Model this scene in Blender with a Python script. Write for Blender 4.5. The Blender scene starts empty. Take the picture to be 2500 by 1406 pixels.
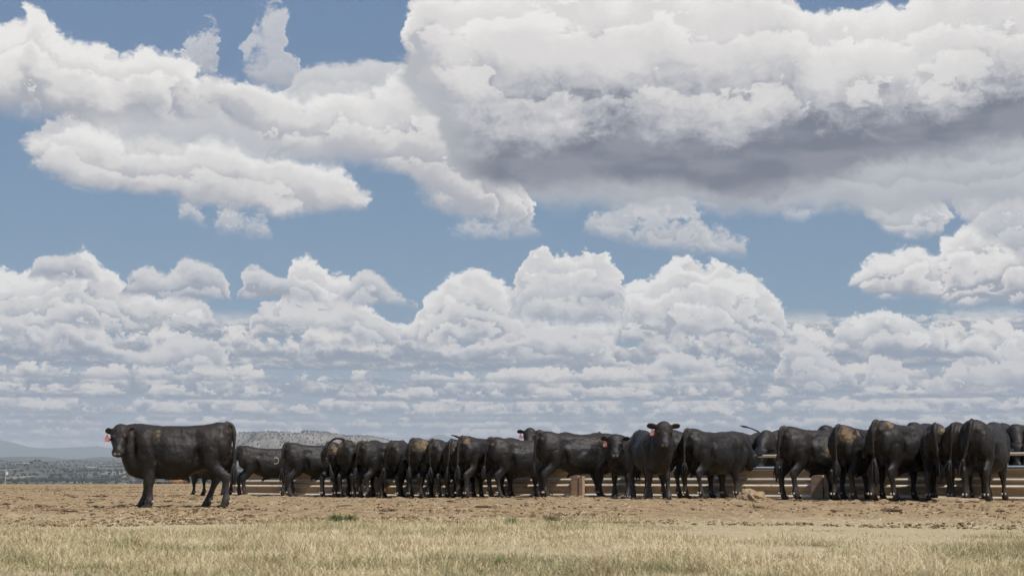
import bpy, bmesh, math, random
import numpy as np
from mathutils import Vector, Matrix, noise as mnoise
R = math.radians
C = bpy.context.scene.collection
scene = bpy.context.scene

# ------------------------------------------------------------------ camera
F_PX = 3472.0                 # 50 mm lens on a 36 mm sensor, in pixels of the 2500 px wide photograph
CAM_H = 0.5
PITCH = math.atan(461 / F_PX)
cd = bpy.data.cameras.new("camera")
cam = bpy.data.objects.new("camera", cd)
C.objects.link(cam)
cam.location = (0, 0, CAM_H)
cam.rotation_euler = (R(90) + PITCH, 0, 0)
cd.lens = 50; cd.sensor_width = 36
cd.clip_start = 0.1; cd.clip_end = 90000
cd.dof.use_dof = True; cd.dof.focus_distance = 27.0; cd.dof.aperture_fstop = 5.6
scene.camera = cam
scene.view_settings.view_transform = 'Standard'
scene.view_settings.look = 'None'
scene.view_settings.gamma = 1
scene.view_settings.exposure = 0.0
scene.cycles.use_denoising = True
scene.cycles.max_bounces = 6
scene.cycles.volume_bounces = 0
scene.cycles.transparent_max_bounces = 8
scene.cycles.use_adaptive_sampling = True
scene.cycles.adaptive_threshold = 0.02
scene.cycles.adaptive_min_samples = 8

SUN_EL, SUN_AZ = 57.0, 138.0       # azimuth clockwise from the view direction (+Y): right of and behind the camera

# ------------------------------------------------------------------ world: sky texture + cumulus laid out by azimuth and elevation
world = bpy.data.worlds.new("World")
scene.world = world
world.use_nodes = True
NT = world.node_tree
NT.nodes.clear()

class S:
    """a node socket with arithmetic"""
    def __init__(self, s): self.s = s
    def __add__(a, b): return op('ADD', a, b)
    def __radd__(a, b): return op('ADD', b, a)
    def __sub__(a, b): return op('SUBTRACT', a, b)
    def __rsub__(a, b): return op('SUBTRACT', b, a)
    def __mul__(a, b): return op('MULTIPLY', a, b)
    def __rmul__(a, b): return op('MULTIPLY', b, a)
    def __truediv__(a, b): return op('DIVIDE', a, b)
def feed(sock, v):
    if isinstance(v, S): NT.links.new(v.s, sock)
    elif isinstance(v, bpy.types.NodeSocket): NT.links.new(v, sock)
    else: sock.default_value = v
def op(o, a, b=0.0, c=None, clamp=False):
    n = NT.nodes.new('ShaderNodeMath'); n.operation = o; n.use_clamp = clamp
    feed(n.inputs[0], a); feed(n.inputs[1], b)
    if c is not None: feed(n.inputs[2], c)
    return S(n.outputs[0])
def ramp(v, lo, hi, a=0.0, b=1.0, kind='SMOOTHSTEP'):
    n = NT.nodes.new('ShaderNodeMapRange'); n.interpolation_type = kind; n.clamp = True
    feed(n.inputs[0], v); feed(n.inputs[1], lo); feed(n.inputs[2], hi); feed(n.inputs[3], a); feed(n.inputs[4], b)
    return S(n.outputs[0])
def comb(x, y, z=0.0):
    n = NT.nodes.new('ShaderNodeCombineXYZ'); feed(n.inputs[0], x); feed(n.inputs[1], y); feed(n.inputs[2], z)
    return S(n.outputs[0])
def fbm(vec, scale, detail=6, rough=0.55, dist=0.0, colour=False):
    n = NT.nodes.new('ShaderNodeTexNoise'); n.noise_dimensions = '2D'; n.normalize = True
    feed(n.inputs['Vector'], vec); n.inputs['Scale'].default_value = scale; n.inputs['Detail'].default_value = detail
    n.inputs['Roughness'].default_value = rough; n.inputs['Distortion'].default_value = dist
    if colour:
        sp = NT.nodes.new('ShaderNodeSeparateColor'); NT.links.new(n.outputs['Color'], sp.inputs[0])
        return S(sp.outputs[0]) - 0.5, S(sp.outputs[1]) - 0.5, S(sp.outputs[2]) - 0.5
    return S(n.outputs['Fac']) - 0.5
def voro(vec, scale, detail=3, rough=0.55, lac=2.1):
    n = NT.nodes.new('ShaderNodeTexVoronoi'); n.voronoi_dimensions = '2D'; n.feature = 'SMOOTH_F1' if False else 'F1'; n.normalize = True
    feed(n.inputs['Vector'], vec); n.inputs['Scale'].default_value = scale; n.inputs['Detail'].default_value = detail
    n.inputs['Roughness'].default_value = rough; n.inputs['Lacunarity'].default_value = lac
    return S(n.outputs['Distance'])
def mix(fac, a, b):
    n = NT.nodes.new('ShaderNodeMix'); n.data_type = 'RGBA'; n.clamp_factor = True
    feed(n.inputs[0], fac)
    for k, v in ((6, a), (7, b)):
        if isinstance(v, (tuple, list)): v = tuple(v) + (1.0,) * (4 - len(v))
        feed(n.inputs[k], v)
    return S(n.outputs[2])
def lin(r, g, b):
    f = lambda c: c / 12.92 if c <= 0.04045 else ((c + 0.055) / 1.055) ** 2.4
    return tuple(f(c / 255) for c in (r, g, b))

def px_dir(u, v):
    """world direction of a point of the photograph"""
    x, y, z = (u - 1250) / F_PX, 1.0, (703 - v) / F_PX
    c, s = math.cos(PITCH), math.sin(PITCH)
    return Vector((x, y * c - z * s, y * s + z * c)).normalized()
K = 0.6                                     # sky units (about 100 photo pixels) per degree
def sky_uv(u, v):
    d = px_dir(u, v)
    return math.degrees(math.atan2(d.x, d.y)) * K, math.degrees(math.asin(d.z)) * K   # azimuth, elevation

tc = NT.nodes.new('ShaderNodeTexCoord')
sx = NT.nodes.new('ShaderNodeSeparateXYZ'); NT.links.new(tc.outputs['Generated'], sx.inputs[0])
DX, DY, DZ = (S(o) for o in sx.outputs)
AZ = op('ARCTAN2', DX, DY) * (180 / math.pi * K)
EL = op('ARCSINE', DZ) * (180 / math.pi * K)

U0, U1, V0, V1 = -15.0, 15.0, -1.0, 13.0     # range of the outline curves
AZN = (AZ - U0) / (U1 - U0)
def curve(x, pts):
    n = NT.nodes.new('ShaderNodeFloatCurve')
    feed(n.inputs['Value'], x)
    c = n.mapping.curves[0]
    pts = sorted(pts)
    P = [((a - U0) / (U1 - U0), (b - V0) / (V1 - V0)) for a, b in pts]
    c.points[0].location = P[0]; c.points[1].location = P[-1]
    for p in P[1:-1]: c.points.new(*p)
    for p in c.points: p.handle_type = 'VECTOR'
    n.mapping.update()
    return S(n.outputs[0]) * (V1 - V0) + V0

# shared noise fields, coarse (near clouds) and fine (far clouds); 1 = at the point, s = a step towards the sun
P1 = comb(AZ, EL)
def fields(zx, zy, seed, vs=0.9):
    p = comb(AZ * zx + seed, EL * zy + seed * 1.7)
    wx, wy, wz = fbm(p, 0.8, 9, 0.66, 0.0, True)
    q = comb(AZ * zx + wx * 0.9 + seed, EL * zy + wy * 0.75 + seed * 1.7)
    qs = comb(AZ * zx + wx * 0.75 + (seed + 0.10), EL * zy + wy * 0.75 + (seed * 1.7 + 0.20))
    b = voro(q, vs, 4.0, 0.6)
    bs = voro(qs, vs, 2.0, 0.45)
    relief = bs - b                     # positive on the sunward side of each billow
    big = fbm(comb(AZ * zx * 0.4 + seed * 3.1, EL * zy * 0.55 + seed), 1.0, 5, 0.55)
    fz = fbm(q, 5.0, 6, 0.68)
    return dict(fz=fz, wx=wx / zx, wy=wy / zy, wz=wz, b=b, relief=relief, big=big)
N_NEAR = fields(0.75, 1.0, 3.1)
N_MID = fields(1.5, 2.0, 17.7)
N_FAR = fields(2.4, 6.0, 41.3)

# ---- clear sky
sky = NT.nodes.new('ShaderNodeTexSky'); sky.sky_type = 'NISHITA'; sky.sun_disc = False
sky.sun_elevation = R(SUN_EL); sky.sun_rotation = R(SUN_AZ)
sky.altitude = 2000; sky.air_density = 1.0; sky.dust_density = 1.2; sky.ozone_density = 1.6
hs = NT.nodes.new('ShaderNodeHueSaturation'); NT.links.new(sky.outputs[0], hs.inputs['Color'])
hs.inputs['Saturation'].default_value = SKY_SAT = 0.80
SKY_K = 0.088
vm = NT.nodes.new('ShaderNodeVectorMath'); vm.operation = 'SCALE'
NT.links.new(hs.outputs[0], vm.inputs[0]); vm.inputs[3].default_value = SKY_K
col = mix(0.62, S(vm.outputs[0]), mix(ramp(EL, 2.5, 11.5), lin(98, 140, 170), lin(103, 137, 177)))

WHITE = lin(224, 221, 219); BRIGHT = lin(242, 240, 237); MIDG = lin(190, 190, 194); DARK = lin(128, 134, 148); BASE = lin(163, 167, 177)

def layer(col, N, tops, bots, base=BASE, mid=MIDG, top=WHITE, edge=0.5, soft=0.10, softb=0.35, warp=0.5, opacity=1.0, lo=0.02, hi=0.75, rel=1.0, depth=None, wob=0.5, holes=0.0, bigw=0.4, tier=1.0, tw=0.42, tlo=-0.3):
    """one bank of cumulus between a top and a bottom outline (photo points turned into sky angles)"""
    wu = AZN + N['wx'] * (warp / (U1 - U0))
    we = EL + N['wy'] * warp * 0.7
    T = curve(wu, tops) if not isinstance(tops, S) else tops
    B = curve(wu, bots) if not isinstance(bots, S) else bots
    bil = 0.42 - N['b']
    dt = T - we + bil * edge + N['wz'] * (edge * 0.8) + N['fz'] * (edge * 0.55)
    db = we - B + N['wz'] * 0.35
    a = ramp(dt, 0.0, soft) * ramp(db, 0.0, softb)
    if holes: a = a * ramp(N['wz'] + bil * 0.5, holes - 0.12, holes + 0.06)
    if opacity != 1.0: a = a * opacity
    if depth is None:
        h = db / op('MAXIMUM', op('ADD', dt, db), 0.3)
    else:
        h = db / depth
    if tw:                                 # overlapping puffs: bright crowns that grey downwards until the next one starts
        ph = dt / tier + N['big'] * 2.8 + N['wz'] * 0.7 + bil * 0.6
        sw = op('FRACT', ph)
        h = h + (0.5 - ramp(sw, 0.05, 1.0, 0.0, 1.0, 'LINEAR')) * ramp(sw, 0.0, 0.16, 0.1, 1.0) * ramp(h, tlo, tlo + 0.35) * tw
    h = h + N['wz'] * wob + N['fz'] * ramp(h, 0.1, 0.5, 0.08, 0.40) + N['big'] * bigw + N['relief'] * ramp(h, 0.0, 0.5, 0.1 * rel, rel)
    c = mix(ramp(h, lo, (lo + hi) / 2), base, mid)
    c = mix(ramp(h, (lo + hi) / 2 - 0.1, hi), c, top)
    c = mix(ramp(h, hi, hi + 0.42), c, BRIGHT if top is WHITE else top)
    return mix(a, col, c)

def pts(L):
    out = []
    for p in L:
        out.append(sky_uv(*p))
    return out
def bank(col, N, T, B, **k):
    if N is N_MID: k.setdefault('tier', 0.62); k.setdefault('tw', 0.6)
    return layer(col, N, pts(T), pts(B), **k)

# ---- far fields of flattened cumulus: rows shrink towards the horizon, each row of clouds with a flat base and a domed top
HORIZ = lin(168, 175, 184)
col = mix(ramp(EL + N_MID['wy'] * 0.8, 1.6, 3.9, 0.93, 0.0), col, lin(150, 166, 182))
def far_rows(col, offset, seed, N, kk=4.6, cover=0.36, fr=0.6, emax=4.0):
    e = op('MAXIMUM', EL + N['wy'] * 0.10, 0.0)
    g = op('LOGARITHM', e + 0.28, math.e) * kk + offset
    idx = op('FLOOR', g); t = g - idx
    size = op('POWER', math.e, (idx - offset) / kk)           # elevation scale of this row
    x = (AZ + N['wx'] * 0.5) / size
    P = fbm(comb(x * fr + seed, idx * 7.31 + seed), 1.0, 3, 0.6) + 0.5
    P = op('MINIMUM', (P - cover + 0.05 + N_NEAR['big'] * 0.35) * 3.2, 0.92)
    bil = 0.42 - N['b']
    dt = P - t + bil * 0.8 + N['wz'] * 0.7 + N['fz'] * 0.8 - ramp(t, 0.8, 1.0, 0.0, 0.5)
    a = ramp(dt, 0.0, 0.16) * ramp(t + N['wz'] * 0.25, 0.0, 0.14) * ramp(EL, emax, emax - 0.5)
    h = t * 1.0 + N['wz'] * 0.8 + N['relief'] * 1.0 - 0.12
    near = ramp(EL, 0.4, 3.6, 0.0, 1.0, 'LINEAR')
    lo_c = mix(near, lin(118, 137, 158), lin(140, 151, 167))
    hi_c = mix(near, lin(240, 231, 222), lin(240, 235, 229))
    c = mix(ramp(h, 0.0, 0.62), lo_c, hi_c)
    return mix(a * ramp(EL, 0.1, 1.0, 0.6, 0.97) * ramp(EL, 0.0, 0.15), col, c)
col = far_rows(col, 0.5, 3.3, N_FAR, cover=0.34, kk=4.4, fr=1.3)
col = far_rows(col, 0.0, 11.7, N_MID, cover=0.38, kk=3.6, fr=1.6)
col = far_rows(col, 0.66, 29.1, N_MID, cover=0.40, kk=3.1, fr=1.5)
col = far_rows(col, 0.25, 57.1, N_FAR, cover=0.41, kk=5.2, fr=2.2, emax=2.6)

G = 60   # how far the top outline dips under the bottom one where a bank has a gap
def gap(T, B, xs):
    pass
# farthest tall towers, bright
col = bank(col, N_MID,
    [(-300,660),(0,657),(50,660),(120,650),(190,615),(215,606),(235,622),(246,645),(292,665),(304,705),(350,712),(385,735),(430,722),(470,726),(500,738),(522,775),(545,860),(560,900),
     (600,880),(625,745),(690,735),(697,655),(702,638),(750,623),(790,645),(805,668),(840,664),(862,690),(880,740),(960,780),(1010,800),(1024,740),(1040,720),(1085,690),(1095,670),(1130,672),(1180,661),(1215,685),(1262,715),
     (1292,760),(1340,790),(1500,790),(1530,700),(1545,680),(1610,676),(1640,640),(1655,622),(1700,635),(1722,652),(1742,631),(1772,645),(1787,668),(1822,665),(1872,700),(1922,732),(1918,770),(1935,860),
     (1960,900),(2025,860),(2040,790),(2072,775),(2110,760),(2160,753),(2200,775),(2237,770),(2247,800),(2300,812),(2318,860),(2330,830),(2382,818),(2422,850),(2434,870),(2470,797),(2500,815),(2800,830)],
    [(-300,830),(0,830),(300,815),(522,800),(560,800),(620,840),(700,800),(1010,850),(1200,845),(1500,850),(1700,835),(1900,845),(1940,830),(1960,840),(2040,855),(2200,865),(2318,870),(2500,900),(2800,900)],
    edge=0.5, soft=0.12, warp=1.0, lo=0.0, hi=0.55, rel=1.5, base=lin(165,171,181), mid=lin(205,205,207), wob=0.35)
# second towers between them
col = bank(col, N_MID,
    [(-300,900),(1200,900),(1255,700),(1264,655),(1290,622),(1335,605),(1352,632),(1370,610),(1400,625),(1440,606),(1480,640),(1520,665),(1524,695),(1540,760),(1600,900),(2800,900)],
    [(-300,800),(1255,790),(1400,810),(1540,800),(2800,800)],
    edge=0.4, soft=0.07, warp=1.2, lo=-0.1, hi=0.8, rel=1.5, base=lin(168,173,183), mid=lin(200,202,206), wob=0.5)
# shaded puffs hanging in front of the towers
col = bank(col, N_MID,
    [(-300,800),(50,760),(68,655),(90,628),(130,614),(190,616),(230,645),(243,690),(262,780),(285,780),(300,690),(318,660),(350,650),(380,655),(425,670),(435,640),(470,632),(520,650),(550,680),(566,722),(578,780),
     (586,700),(592,660),(620,640),(650,662),(700,680),(770,690),(784,720),(800,745),(850,700),(860,680),(880,665),(920,668),(960,700),(1016,745),(1030,800),(1380,800),(1398,735),(1406,695),(1450,681),(1500,690),(1526,722),(1540,800),(2800,800)],
    [(-300,690),(60,690),(240,697),(300,728),(560,740),(590,735),(780,745),(1015,757),(1390,744),(1450,756),(1530,742),(2800,742)],
    edge=0.35, soft=0.12, softb=0.2, warp=0.8, lo=0.05, hi=0.95, rel=1.3, base=lin(155,161,174), mid=lin(192,194,200), top=lin(219,218,218), wob=0.3)
# low towers in the middle distance
col = bank(col, N_MID,
    [(-300,770),(0,770),(40,775),(60,800),(120,812),(150,790),(200,795),(255,830),(330,860),(440,820),(490,815),(540,845),(560,880),(600,860),(625,760),(640,742),(700,741),(760,746),(800,756),(835,750),(870,752),(890,765),(960,790),(976,830),(1000,880),
     (1100,860),(1190,830),(1290,800),(1400,806),(1450,830),(1480,862),(1525,882),(1560,900),(1620,868),(1700,866),(1780,880),(1900,930),(1915,835),(1925,822),(1950,826),(2000,852),(2060,892),(2084,940),(2110,940),(2130,870),(2200,880),(2230,960),(2260,960),(2275,920),(2310,925),(2330,880),(2420,880),(2500,880),(2800,880)],
    [(-300,835),(0,830),(120,845),(250,875),(330,905),(560,910),(620,812),(780,806),(880,842),(976,850),(1100,880),(1290,890),(1400,895),(1520,905),(1700,920),(1900,925),(1960,955),(2090,960),(2230,940),(2300,975),(2500,960),(2800,960)],
    edge=0.4, soft=0.07, softb=0.25, warp=1.0, lo=0.0, hi=0.85, rel=1.4, base=lin(157,163,175), mid=lin(196,198,202), top=lin(226,223,221), wob=0.4)
# cumulus at the right edge under the big mass
col = bank(col, N_MID,
    [(-300,800),(2030,800),(2058,700),(2075,672),(2130,632),(2200,604),(2258,608),(2285,640),(2290,592),(2330,560),(2390,545),(2440,556),(2500,520),(2800,480)],
    [(-300,700),(2050,703),(2140,732),(2300,750),(2500,757),(2800,757)],
    edge=0.5, soft=0.15, softb=0.3, warp=1.0, lo=0.02, hi=0.5, rel=1.3, base=lin(155,161,174), wob=0.35)
# torn scraps below and beside the mass
SC = dict(edge=0.9, soft=0.35, softb=0.4, warp=1.0, lo=-0.1, hi=1.1, rel=0.9, base=lin(172,176,184), mid=lin(195,197,202), top=lin(216,215,215), wob=0.5)
col = bank(col, N_MID,
    [(-300,300),(432,580),(442,485),(468,478),(496,510),(508,600),(518,590),(528,500),(560,498),(600,528),(650,530),(680,620),(1080,640),(1110,545),(1310,545),(1340,640),(1400,620),(1440,520),(1550,498),(1585,470),(1690,475),(1730,560),(1770,560),(1825,580),(1850,680),
     (1870,560),(1900,515),(1990,505),(2010,540),(2060,640),(2800,700)],
    [(-300,200),(432,550),(500,566),(515,550),(528,582),(670,590),(1090,580),(1150,598),(1320,590),(1410,565),(1450,580),(1590,618),(1700,628),(1830,640),(1860,600),(1880,535),(1960,555),(2020,520),(2070,500),(2800,500)],
    opacity=0.95, holes=-0.10, **SC)
col = bank(col, N_MID,
    [(-300,900),(2040,700),(2058,440),(2110,420),(2180,430),(2262,426),(2300,490),(2318,560),(2330,440),(2400,405),(2440,388),(2475,350),(2520,338),(2800,330)],
    [(-300,400),(2040,440),(2085,490),(2110,530),(2160,575),(2220,592),(2300,588),(2318,520),(2345,560),(2420,600),(2500,650),(2800,650)],
    edge=0.6, soft=0.13, softb=0.3, warp=1.2, lo=-0.2, hi=0.95, rel=1.0, base=lin(172,176,184), mid=lin(200,201,205), top=lin(228,226,224), wob=0.6, bigw=0.8)
# thin wisps against the open blue
col = bank(col, N_NEAR,
    [(-300,400),(410,400),(425,120),(480,95),(500,55),(525,60),(535,200),(560,300),(585,240),(595,70),(640,45),(695,35),(712,100),(720,230),(738,400),(2800,400)],
    [(-300,100),(420,170),(470,215),(525,190),(560,100),(590,150),(630,225),(715,235),(740,100),(2800,100)],
    opacity=0.85, holes=-0.02, **dict(SC, edge=1.6, top=lin(212,212,214)))
# grey sheet behind the centre and between the left clouds
col = bank(col, N_NEAR,
    [(-300,400),(0,420),(60,330),(120,280),(500,260),(640,300),(690,200),(720,165),(800,155),(900,148),(960,162),(1010,190),(1060,170),(1300,150),(2800,150)],
    [(-300,300),(0,330),(60,380),(120,440),(300,470),(640,440),(900,420),(1000,440),(1100,500),(1300,520),(2800,520)],
    edge=0.5, soft=0.2, softb=0.5, warp=1.2, lo=-0.1, hi=1.2, rel=0.6, base=lin(172,176,184), mid=lin(193,195,200), top=lin(214,213,214), wob=0.4, tier=0.7)
# upper left cloud
col = bank(col, N_NEAR,
    [(-300,60),(0,58),(20,52),(60,20),(75,-10),(92,-10),(118,35),(132,72),(170,80),(250,112),(292,126),(330,110),(370,98),(410,120),(432,136),(480,168),(530,235),(548,330),(580,480),(2800,700)],
    [(-300,300),(0,306),(250,325),(545,320),(600,290),(2800,260)],
    edge=0.55, soft=0.20, softb=0.6, warp=1.2, lo=0.08, hi=0.5, rel=0.9, base=lin(170,172,180), wob=0.22)
# centre cloud, running down to the right
col = bank(col, N_NEAR,
    [(-300,600),(440,520),(480,205),(500,185),(530,166),(562,182),(600,196),(622,212),(700,222),(760,240),(900,222),(960,205),(1020,190),(1100,200),(1200,300),(1270,420),(1300,520),(1320,640),(2800,700)],
    [(-300,250),(440,270),(520,300),(640,370),(760,405),(900,415),(985,440),(1010,480),(1080,540),(1200,568),(1290,572),(1330,540),(2800,400)],
    edge=0.65, soft=0.25, softb=0.5, warp=1.2, lo=0.02, hi=0.62, rel=0.9, base=lin(172,175,183), wob=0.3)
# lower left cloud
col = bank(col, N_NEAR,
    [(-300,480),(20,420),(60,350),(80,325),(130,305),(200,300),(300,330),(450,335),(560,350),(640,375),(760,395),(840,410),(880,450),(906,500),(930,600),(2800,700)],
    [(-300,300),(40,340),(70,400),(110,440),(190,478),(280,480),(450,500),(560,524),(700,538),(860,532),(912,518),(960,420),(2800,300)],
    edge=0.45, soft=0.3, softb=0.35, warp=1.3, lo=-0.05, hi=0.55, rel=0.9, base=lin(172,175,183), wob=0.4)
streak = fbm(comb(AZ * 0.45 + N_NEAR['wx'] * 0.5, EL * 1.5 + 4.0), 1.0, 5, 0.5)
DARKM = mix(ramp(AZ, sky_uv(1030, 400)[0], sky_uv(1230, 400)[0]), lin(186, 188, 193), mix(ramp(streak, -0.12, 0.16), lin(113, 119, 133), lin(136, 140, 152)))
# the big mass at the upper right with its dark flat base
col = bank(col, N_NEAR,
    [(-300,500),(930,300),(948,120),(962,75),(988,50),(1000,5),(1040,-60),(1900,-60),(1965,-10),(1990,14),(2100,8),(2210,16),(2250,-20),(2300,-60),(2800,-60)],
    [(-300,-60),(925,60),(950,150),(990,230),(1050,300),(1090,380),(1120,450),(1200,484),(1300,494),(1450,488),(1560,476),(1700,492),(1800,512),(1900,505),(2010,478),(2100,440),(2200,425),(2320,415),(2500,370),(2800,360)],
    edge=0.7, soft=0.22, softb=0.6, warp=1.2, lo=0.19, hi=0.64, rel=0.55, base=DARKM, mid=lin(182,183,189), wob=0.35, bigw=0.6, tier=1.3, tw=0.36, tlo=0.3)


bg = NT.nodes.new('ShaderNodeBackground'); feed(bg.inputs[0], col); bg.inputs[1].default_value = 1.0
wo = NT.nodes.new('ShaderNodeOutputWorld'); NT.links.new(bg.outputs[0], wo.inputs[0])

# ------------------------------------------------------------------ sun
sd = bpy.data.lights.new("sun", 'SUN'); sun = bpy.data.objects.new("sun", sd); C.objects.link(sun)
sd.energy = 4.8; sd.angle = R(0.53); sd.color = (1.0, 0.955, 0.89)
sdir = Vector((math.sin(R(SUN_AZ)) * math.cos(R(SUN_EL)), math.cos(R(SUN_AZ)) * math.cos(R(SUN_EL)), math.sin(R(SUN_EL))))
sun.rotation_euler = (-sdir).to_track_quat('-Z', 'Y').to_euler()

# ------------------------------------------------------------------ helpers
def tag(o, label=None, cat=None, group=None, kind=None):
    if label: o['label'] = label
    if cat: o['category'] = cat
    if group: o['group'] = group
    if kind: o['kind'] = kind
    return o
def empty(name, loc=(0, 0, 0), rz=0.0, s=1.0):
    o = bpy.data.objects.new(name, None); C.objects.link(o)
    o.location = loc; o.rotation_euler = (0, 0, rz); o.scale = (s, s, s); o.empty_display_size = 0.3
    return o
def mesh_obj(name, verts, faces, mats, parent=None, smooth=True, midx=None):
    me = bpy.data.meshes.new(name)
    if isinstance(verts, np.ndarray) and isinstance(faces, np.ndarray):
        n, k = faces.shape
        me.vertices.add(len(verts)); me.vertices.foreach_set('co', verts.astype(np.float32).ravel())
        me.loops.add(n * k); me.loops.foreach_set('vertex_index', faces.astype(np.int32).ravel())
        me.polygons.add(n); me.polygons.foreach_set('loop_start', np.arange(0, n * k, k, dtype=np.int32))
        me.update(calc_edges=True)
    else:
        me.from_pydata([tuple(v) for v in verts], [], [tuple(f) for f in faces]); me.update()
    for m in (mats if isinstance(mats, (list, tuple)) else [mats]): me.materials.append(m)
    if midx is not None: me.polygons.foreach_set('material_index', np.asarray(midx, dtype=np.int32))
    me.polygons.foreach_set('use_smooth', np.full(len(me.polygons), smooth))
    o = bpy.data.objects.new(name, me); C.objects.link(o)
    if parent: o.parent = parent
    return o
def attr(me, name, arr):
    a = me.attributes.new(name, 'FLOAT', 'POINT'); a.data.foreach_set('value', np.asarray(arr, dtype=np.float32))

_rs = np.random.RandomState(5)
_LAT = _rs.rand(64, 64).astype(np.float64)
def vnoise(x, y):
    xi = np.floor(x).astype(int); yi = np.floor(y).astype(int); fx = x - xi; fy = y - yi
    fx = fx * fx * (3 - 2 * fx); fy = fy * fy * (3 - 2 * fy)
    g = lambda a, b: _LAT[a % 64, b % 64]
    return (g(xi, yi) * (1 - fx) + g(xi + 1, yi) * fx) * (1 - fy) + (g(xi, yi + 1) * (1 - fx) + g(xi + 1, yi + 1) * fx) * fy - 0.5
def fb(x, y, oct=4, gain=0.5):
    s = 0; a = 1.0
    for i in range(oct):
        s = s + a * vnoise(x * 2.03 ** i + 13.7 * i, y * 2.03 ** i + 5.1 * i); a *= gain
    return s
def sstep(x, a, b):
    t = np.clip((np.asarray(x, dtype=float) - a) / (b - a), 0, 1); return t * t * (3 - 2 * t)

class M:
    """a small material builder"""
    def __init__(self, name, rough=0.8, spec=0.3):
        self.m = bpy.data.materials.new(name); self.m.use_nodes = True
        self.t = self.m.node_tree; self.b = self.t.nodes['Principled BSDF']
        self.b.inputs['Roughness'].default_value = rough
        self.b.inputs['Specular IOR Level'].default_value = spec
        self.tc = self.t.nodes.new('ShaderNodeTexCoord')
    def n(self, t, **k):
        x = self.t.nodes.new(t)
        for a, b in k.items(): setattr(x, a, b)
        return x
    def l(self, a, b): self.t.links.new(a, b)
    def coord(self, scale=(1, 1, 1), which='Object'):
        mp = self.n('ShaderNodeMapping'); mp.inputs['Scale'].default_value = scale; self.l(self.tc.outputs[which], mp.inputs[0])
        return mp.outputs[0]
    def noise(self, vec, scale, detail=4, rough=0.55):
        x = self.n('ShaderNodeTexNoise'); self.l(vec, x.inputs['Vector'])
        x.inputs['Scale'].default_value = scale; x.inputs['Detail'].default_value = detail; x.inputs['Roughness'].default_value = rough
        return x.outputs['Fac']
    def ramp(self, v, stops):
        x = self.n('ShaderNodeValToRGB'); self.l(v, x.inputs[0]); e = x.color_ramp.elements
        while len(e) < len(stops): e.new(0.5)
        for i, (p, c) in enumerate(stops): e[i].position = p; e[i].color = tuple(c) + (1,) if len(c) == 3 else c
        return x.outputs[0]
    def rng(self, v, a, b, c=0.0, d=1.0):
        x = self.n('ShaderNodeMapRange'); self.l(v, x.inputs[0])
        for i, q in enumerate((a, b, c, d)): x.inputs[i + 1].default_value = q
        return x.outputs[0]
    def mix(self, f, a, b, mode='MIX'):
        x = self.n('ShaderNodeMix', data_type='RGBA', blend_type=mode)
        for i, v in ((0, f), (6, a), (7, b)):
            if isinstance(v, bpy.types.NodeSocket): self.l(v, x.inputs[i])
            elif isinstance(v, (int, float)): x.inputs[i].default_value = v
            else: x.inputs[i].default_value = tuple(v) + (1,)
        return x.outputs[2]
    def math(self, o, a, b=0.0):
        x = self.n('ShaderNodeMath', operation=o)
        for i, v in ((0, a), (1, b)):
            if isinstance(v, bpy.types.NodeSocket): self.l(v, x.inputs[i])
            else: x.inputs[i].default_value = v
        return x.outputs[0]
    def attr(self, name):
        x = self.n('ShaderNodeAttribute', attribute_name=name); return x.outputs['Fac']
    def colour(self, c):
        if isinstance(c, bpy.types.NodeSocket): self.l(c, self.b.inputs['Base Color'])
        else: self.b.inputs['Base Color'].default_value = tuple(c) + (1,)
        return self
    def bump(self, h, strength=0.3, dist=0.01):
        x = self.n('ShaderNodeBump'); x.inputs['Strength'].default_value = strength; x.inputs['Distance'].default_value = dist
        self.l(h, x.inputs['Height']); self.l(x.outputs[0], self.b.inputs['Normal']); return self

# ------------------------------------------------------------------ materials
def mat_soil():
    m = M('dry_soil', 0.95, 0.1)
    v = m.coord()
    n1 = m.noise(v, 0.45, 5, 0.6); n2 = m.noise(v, 3.5, 6, 0.65); n3 = m.noise(v, 22, 4, 0.6)
    c = m.ramp(n2, [(0.28, (0.115, 0.076, 0.044)), (0.44, (0.262, 0.183, 0.104)), (0.60, (0.345, 0.248, 0.142)), (0.78, (0.45, 0.335, 0.205))])
    c = m.mix(m.rng(n1, 0.42, 0.68, 0.0, 0.5), c, (0.310, 0.222, 0.126))
    c = m.mix(m.rng(n3, 0.60, 0.72, 0.0, 0.55), c, (0.115, 0.074, 0.050))
    c = m.mix(m.rng(m.noise(v, 31, 3), 0.66, 0.74, 0.0, 0.6), c, (0.52, 0.43, 0.30))
    # dead thatch between the grass blades
    sp = m.n('ShaderNodeSeparateXYZ'); m.l(v, sp.inputs[0])
    th = m.rng(m.math('ADD', sp.outputs[1], m.math('MULTIPLY', n1, 6.0)), 17.5, 21.5, 0.85, 0.0)
    c = m.mix(th, c, m.ramp(m.noise(v, 40, 4), [(0.3, (0.26, 0.20, 0.12)), (0.5, (0.42, 0.35, 0.215)), (0.7, (0.56, 0.47, 0.30))]))
    m.colour(c); m.bump(m.math('ADD', n2, m.math('MULTIPLY', n3, 0.5)), 0.8, 0.05)
    return m.m
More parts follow.
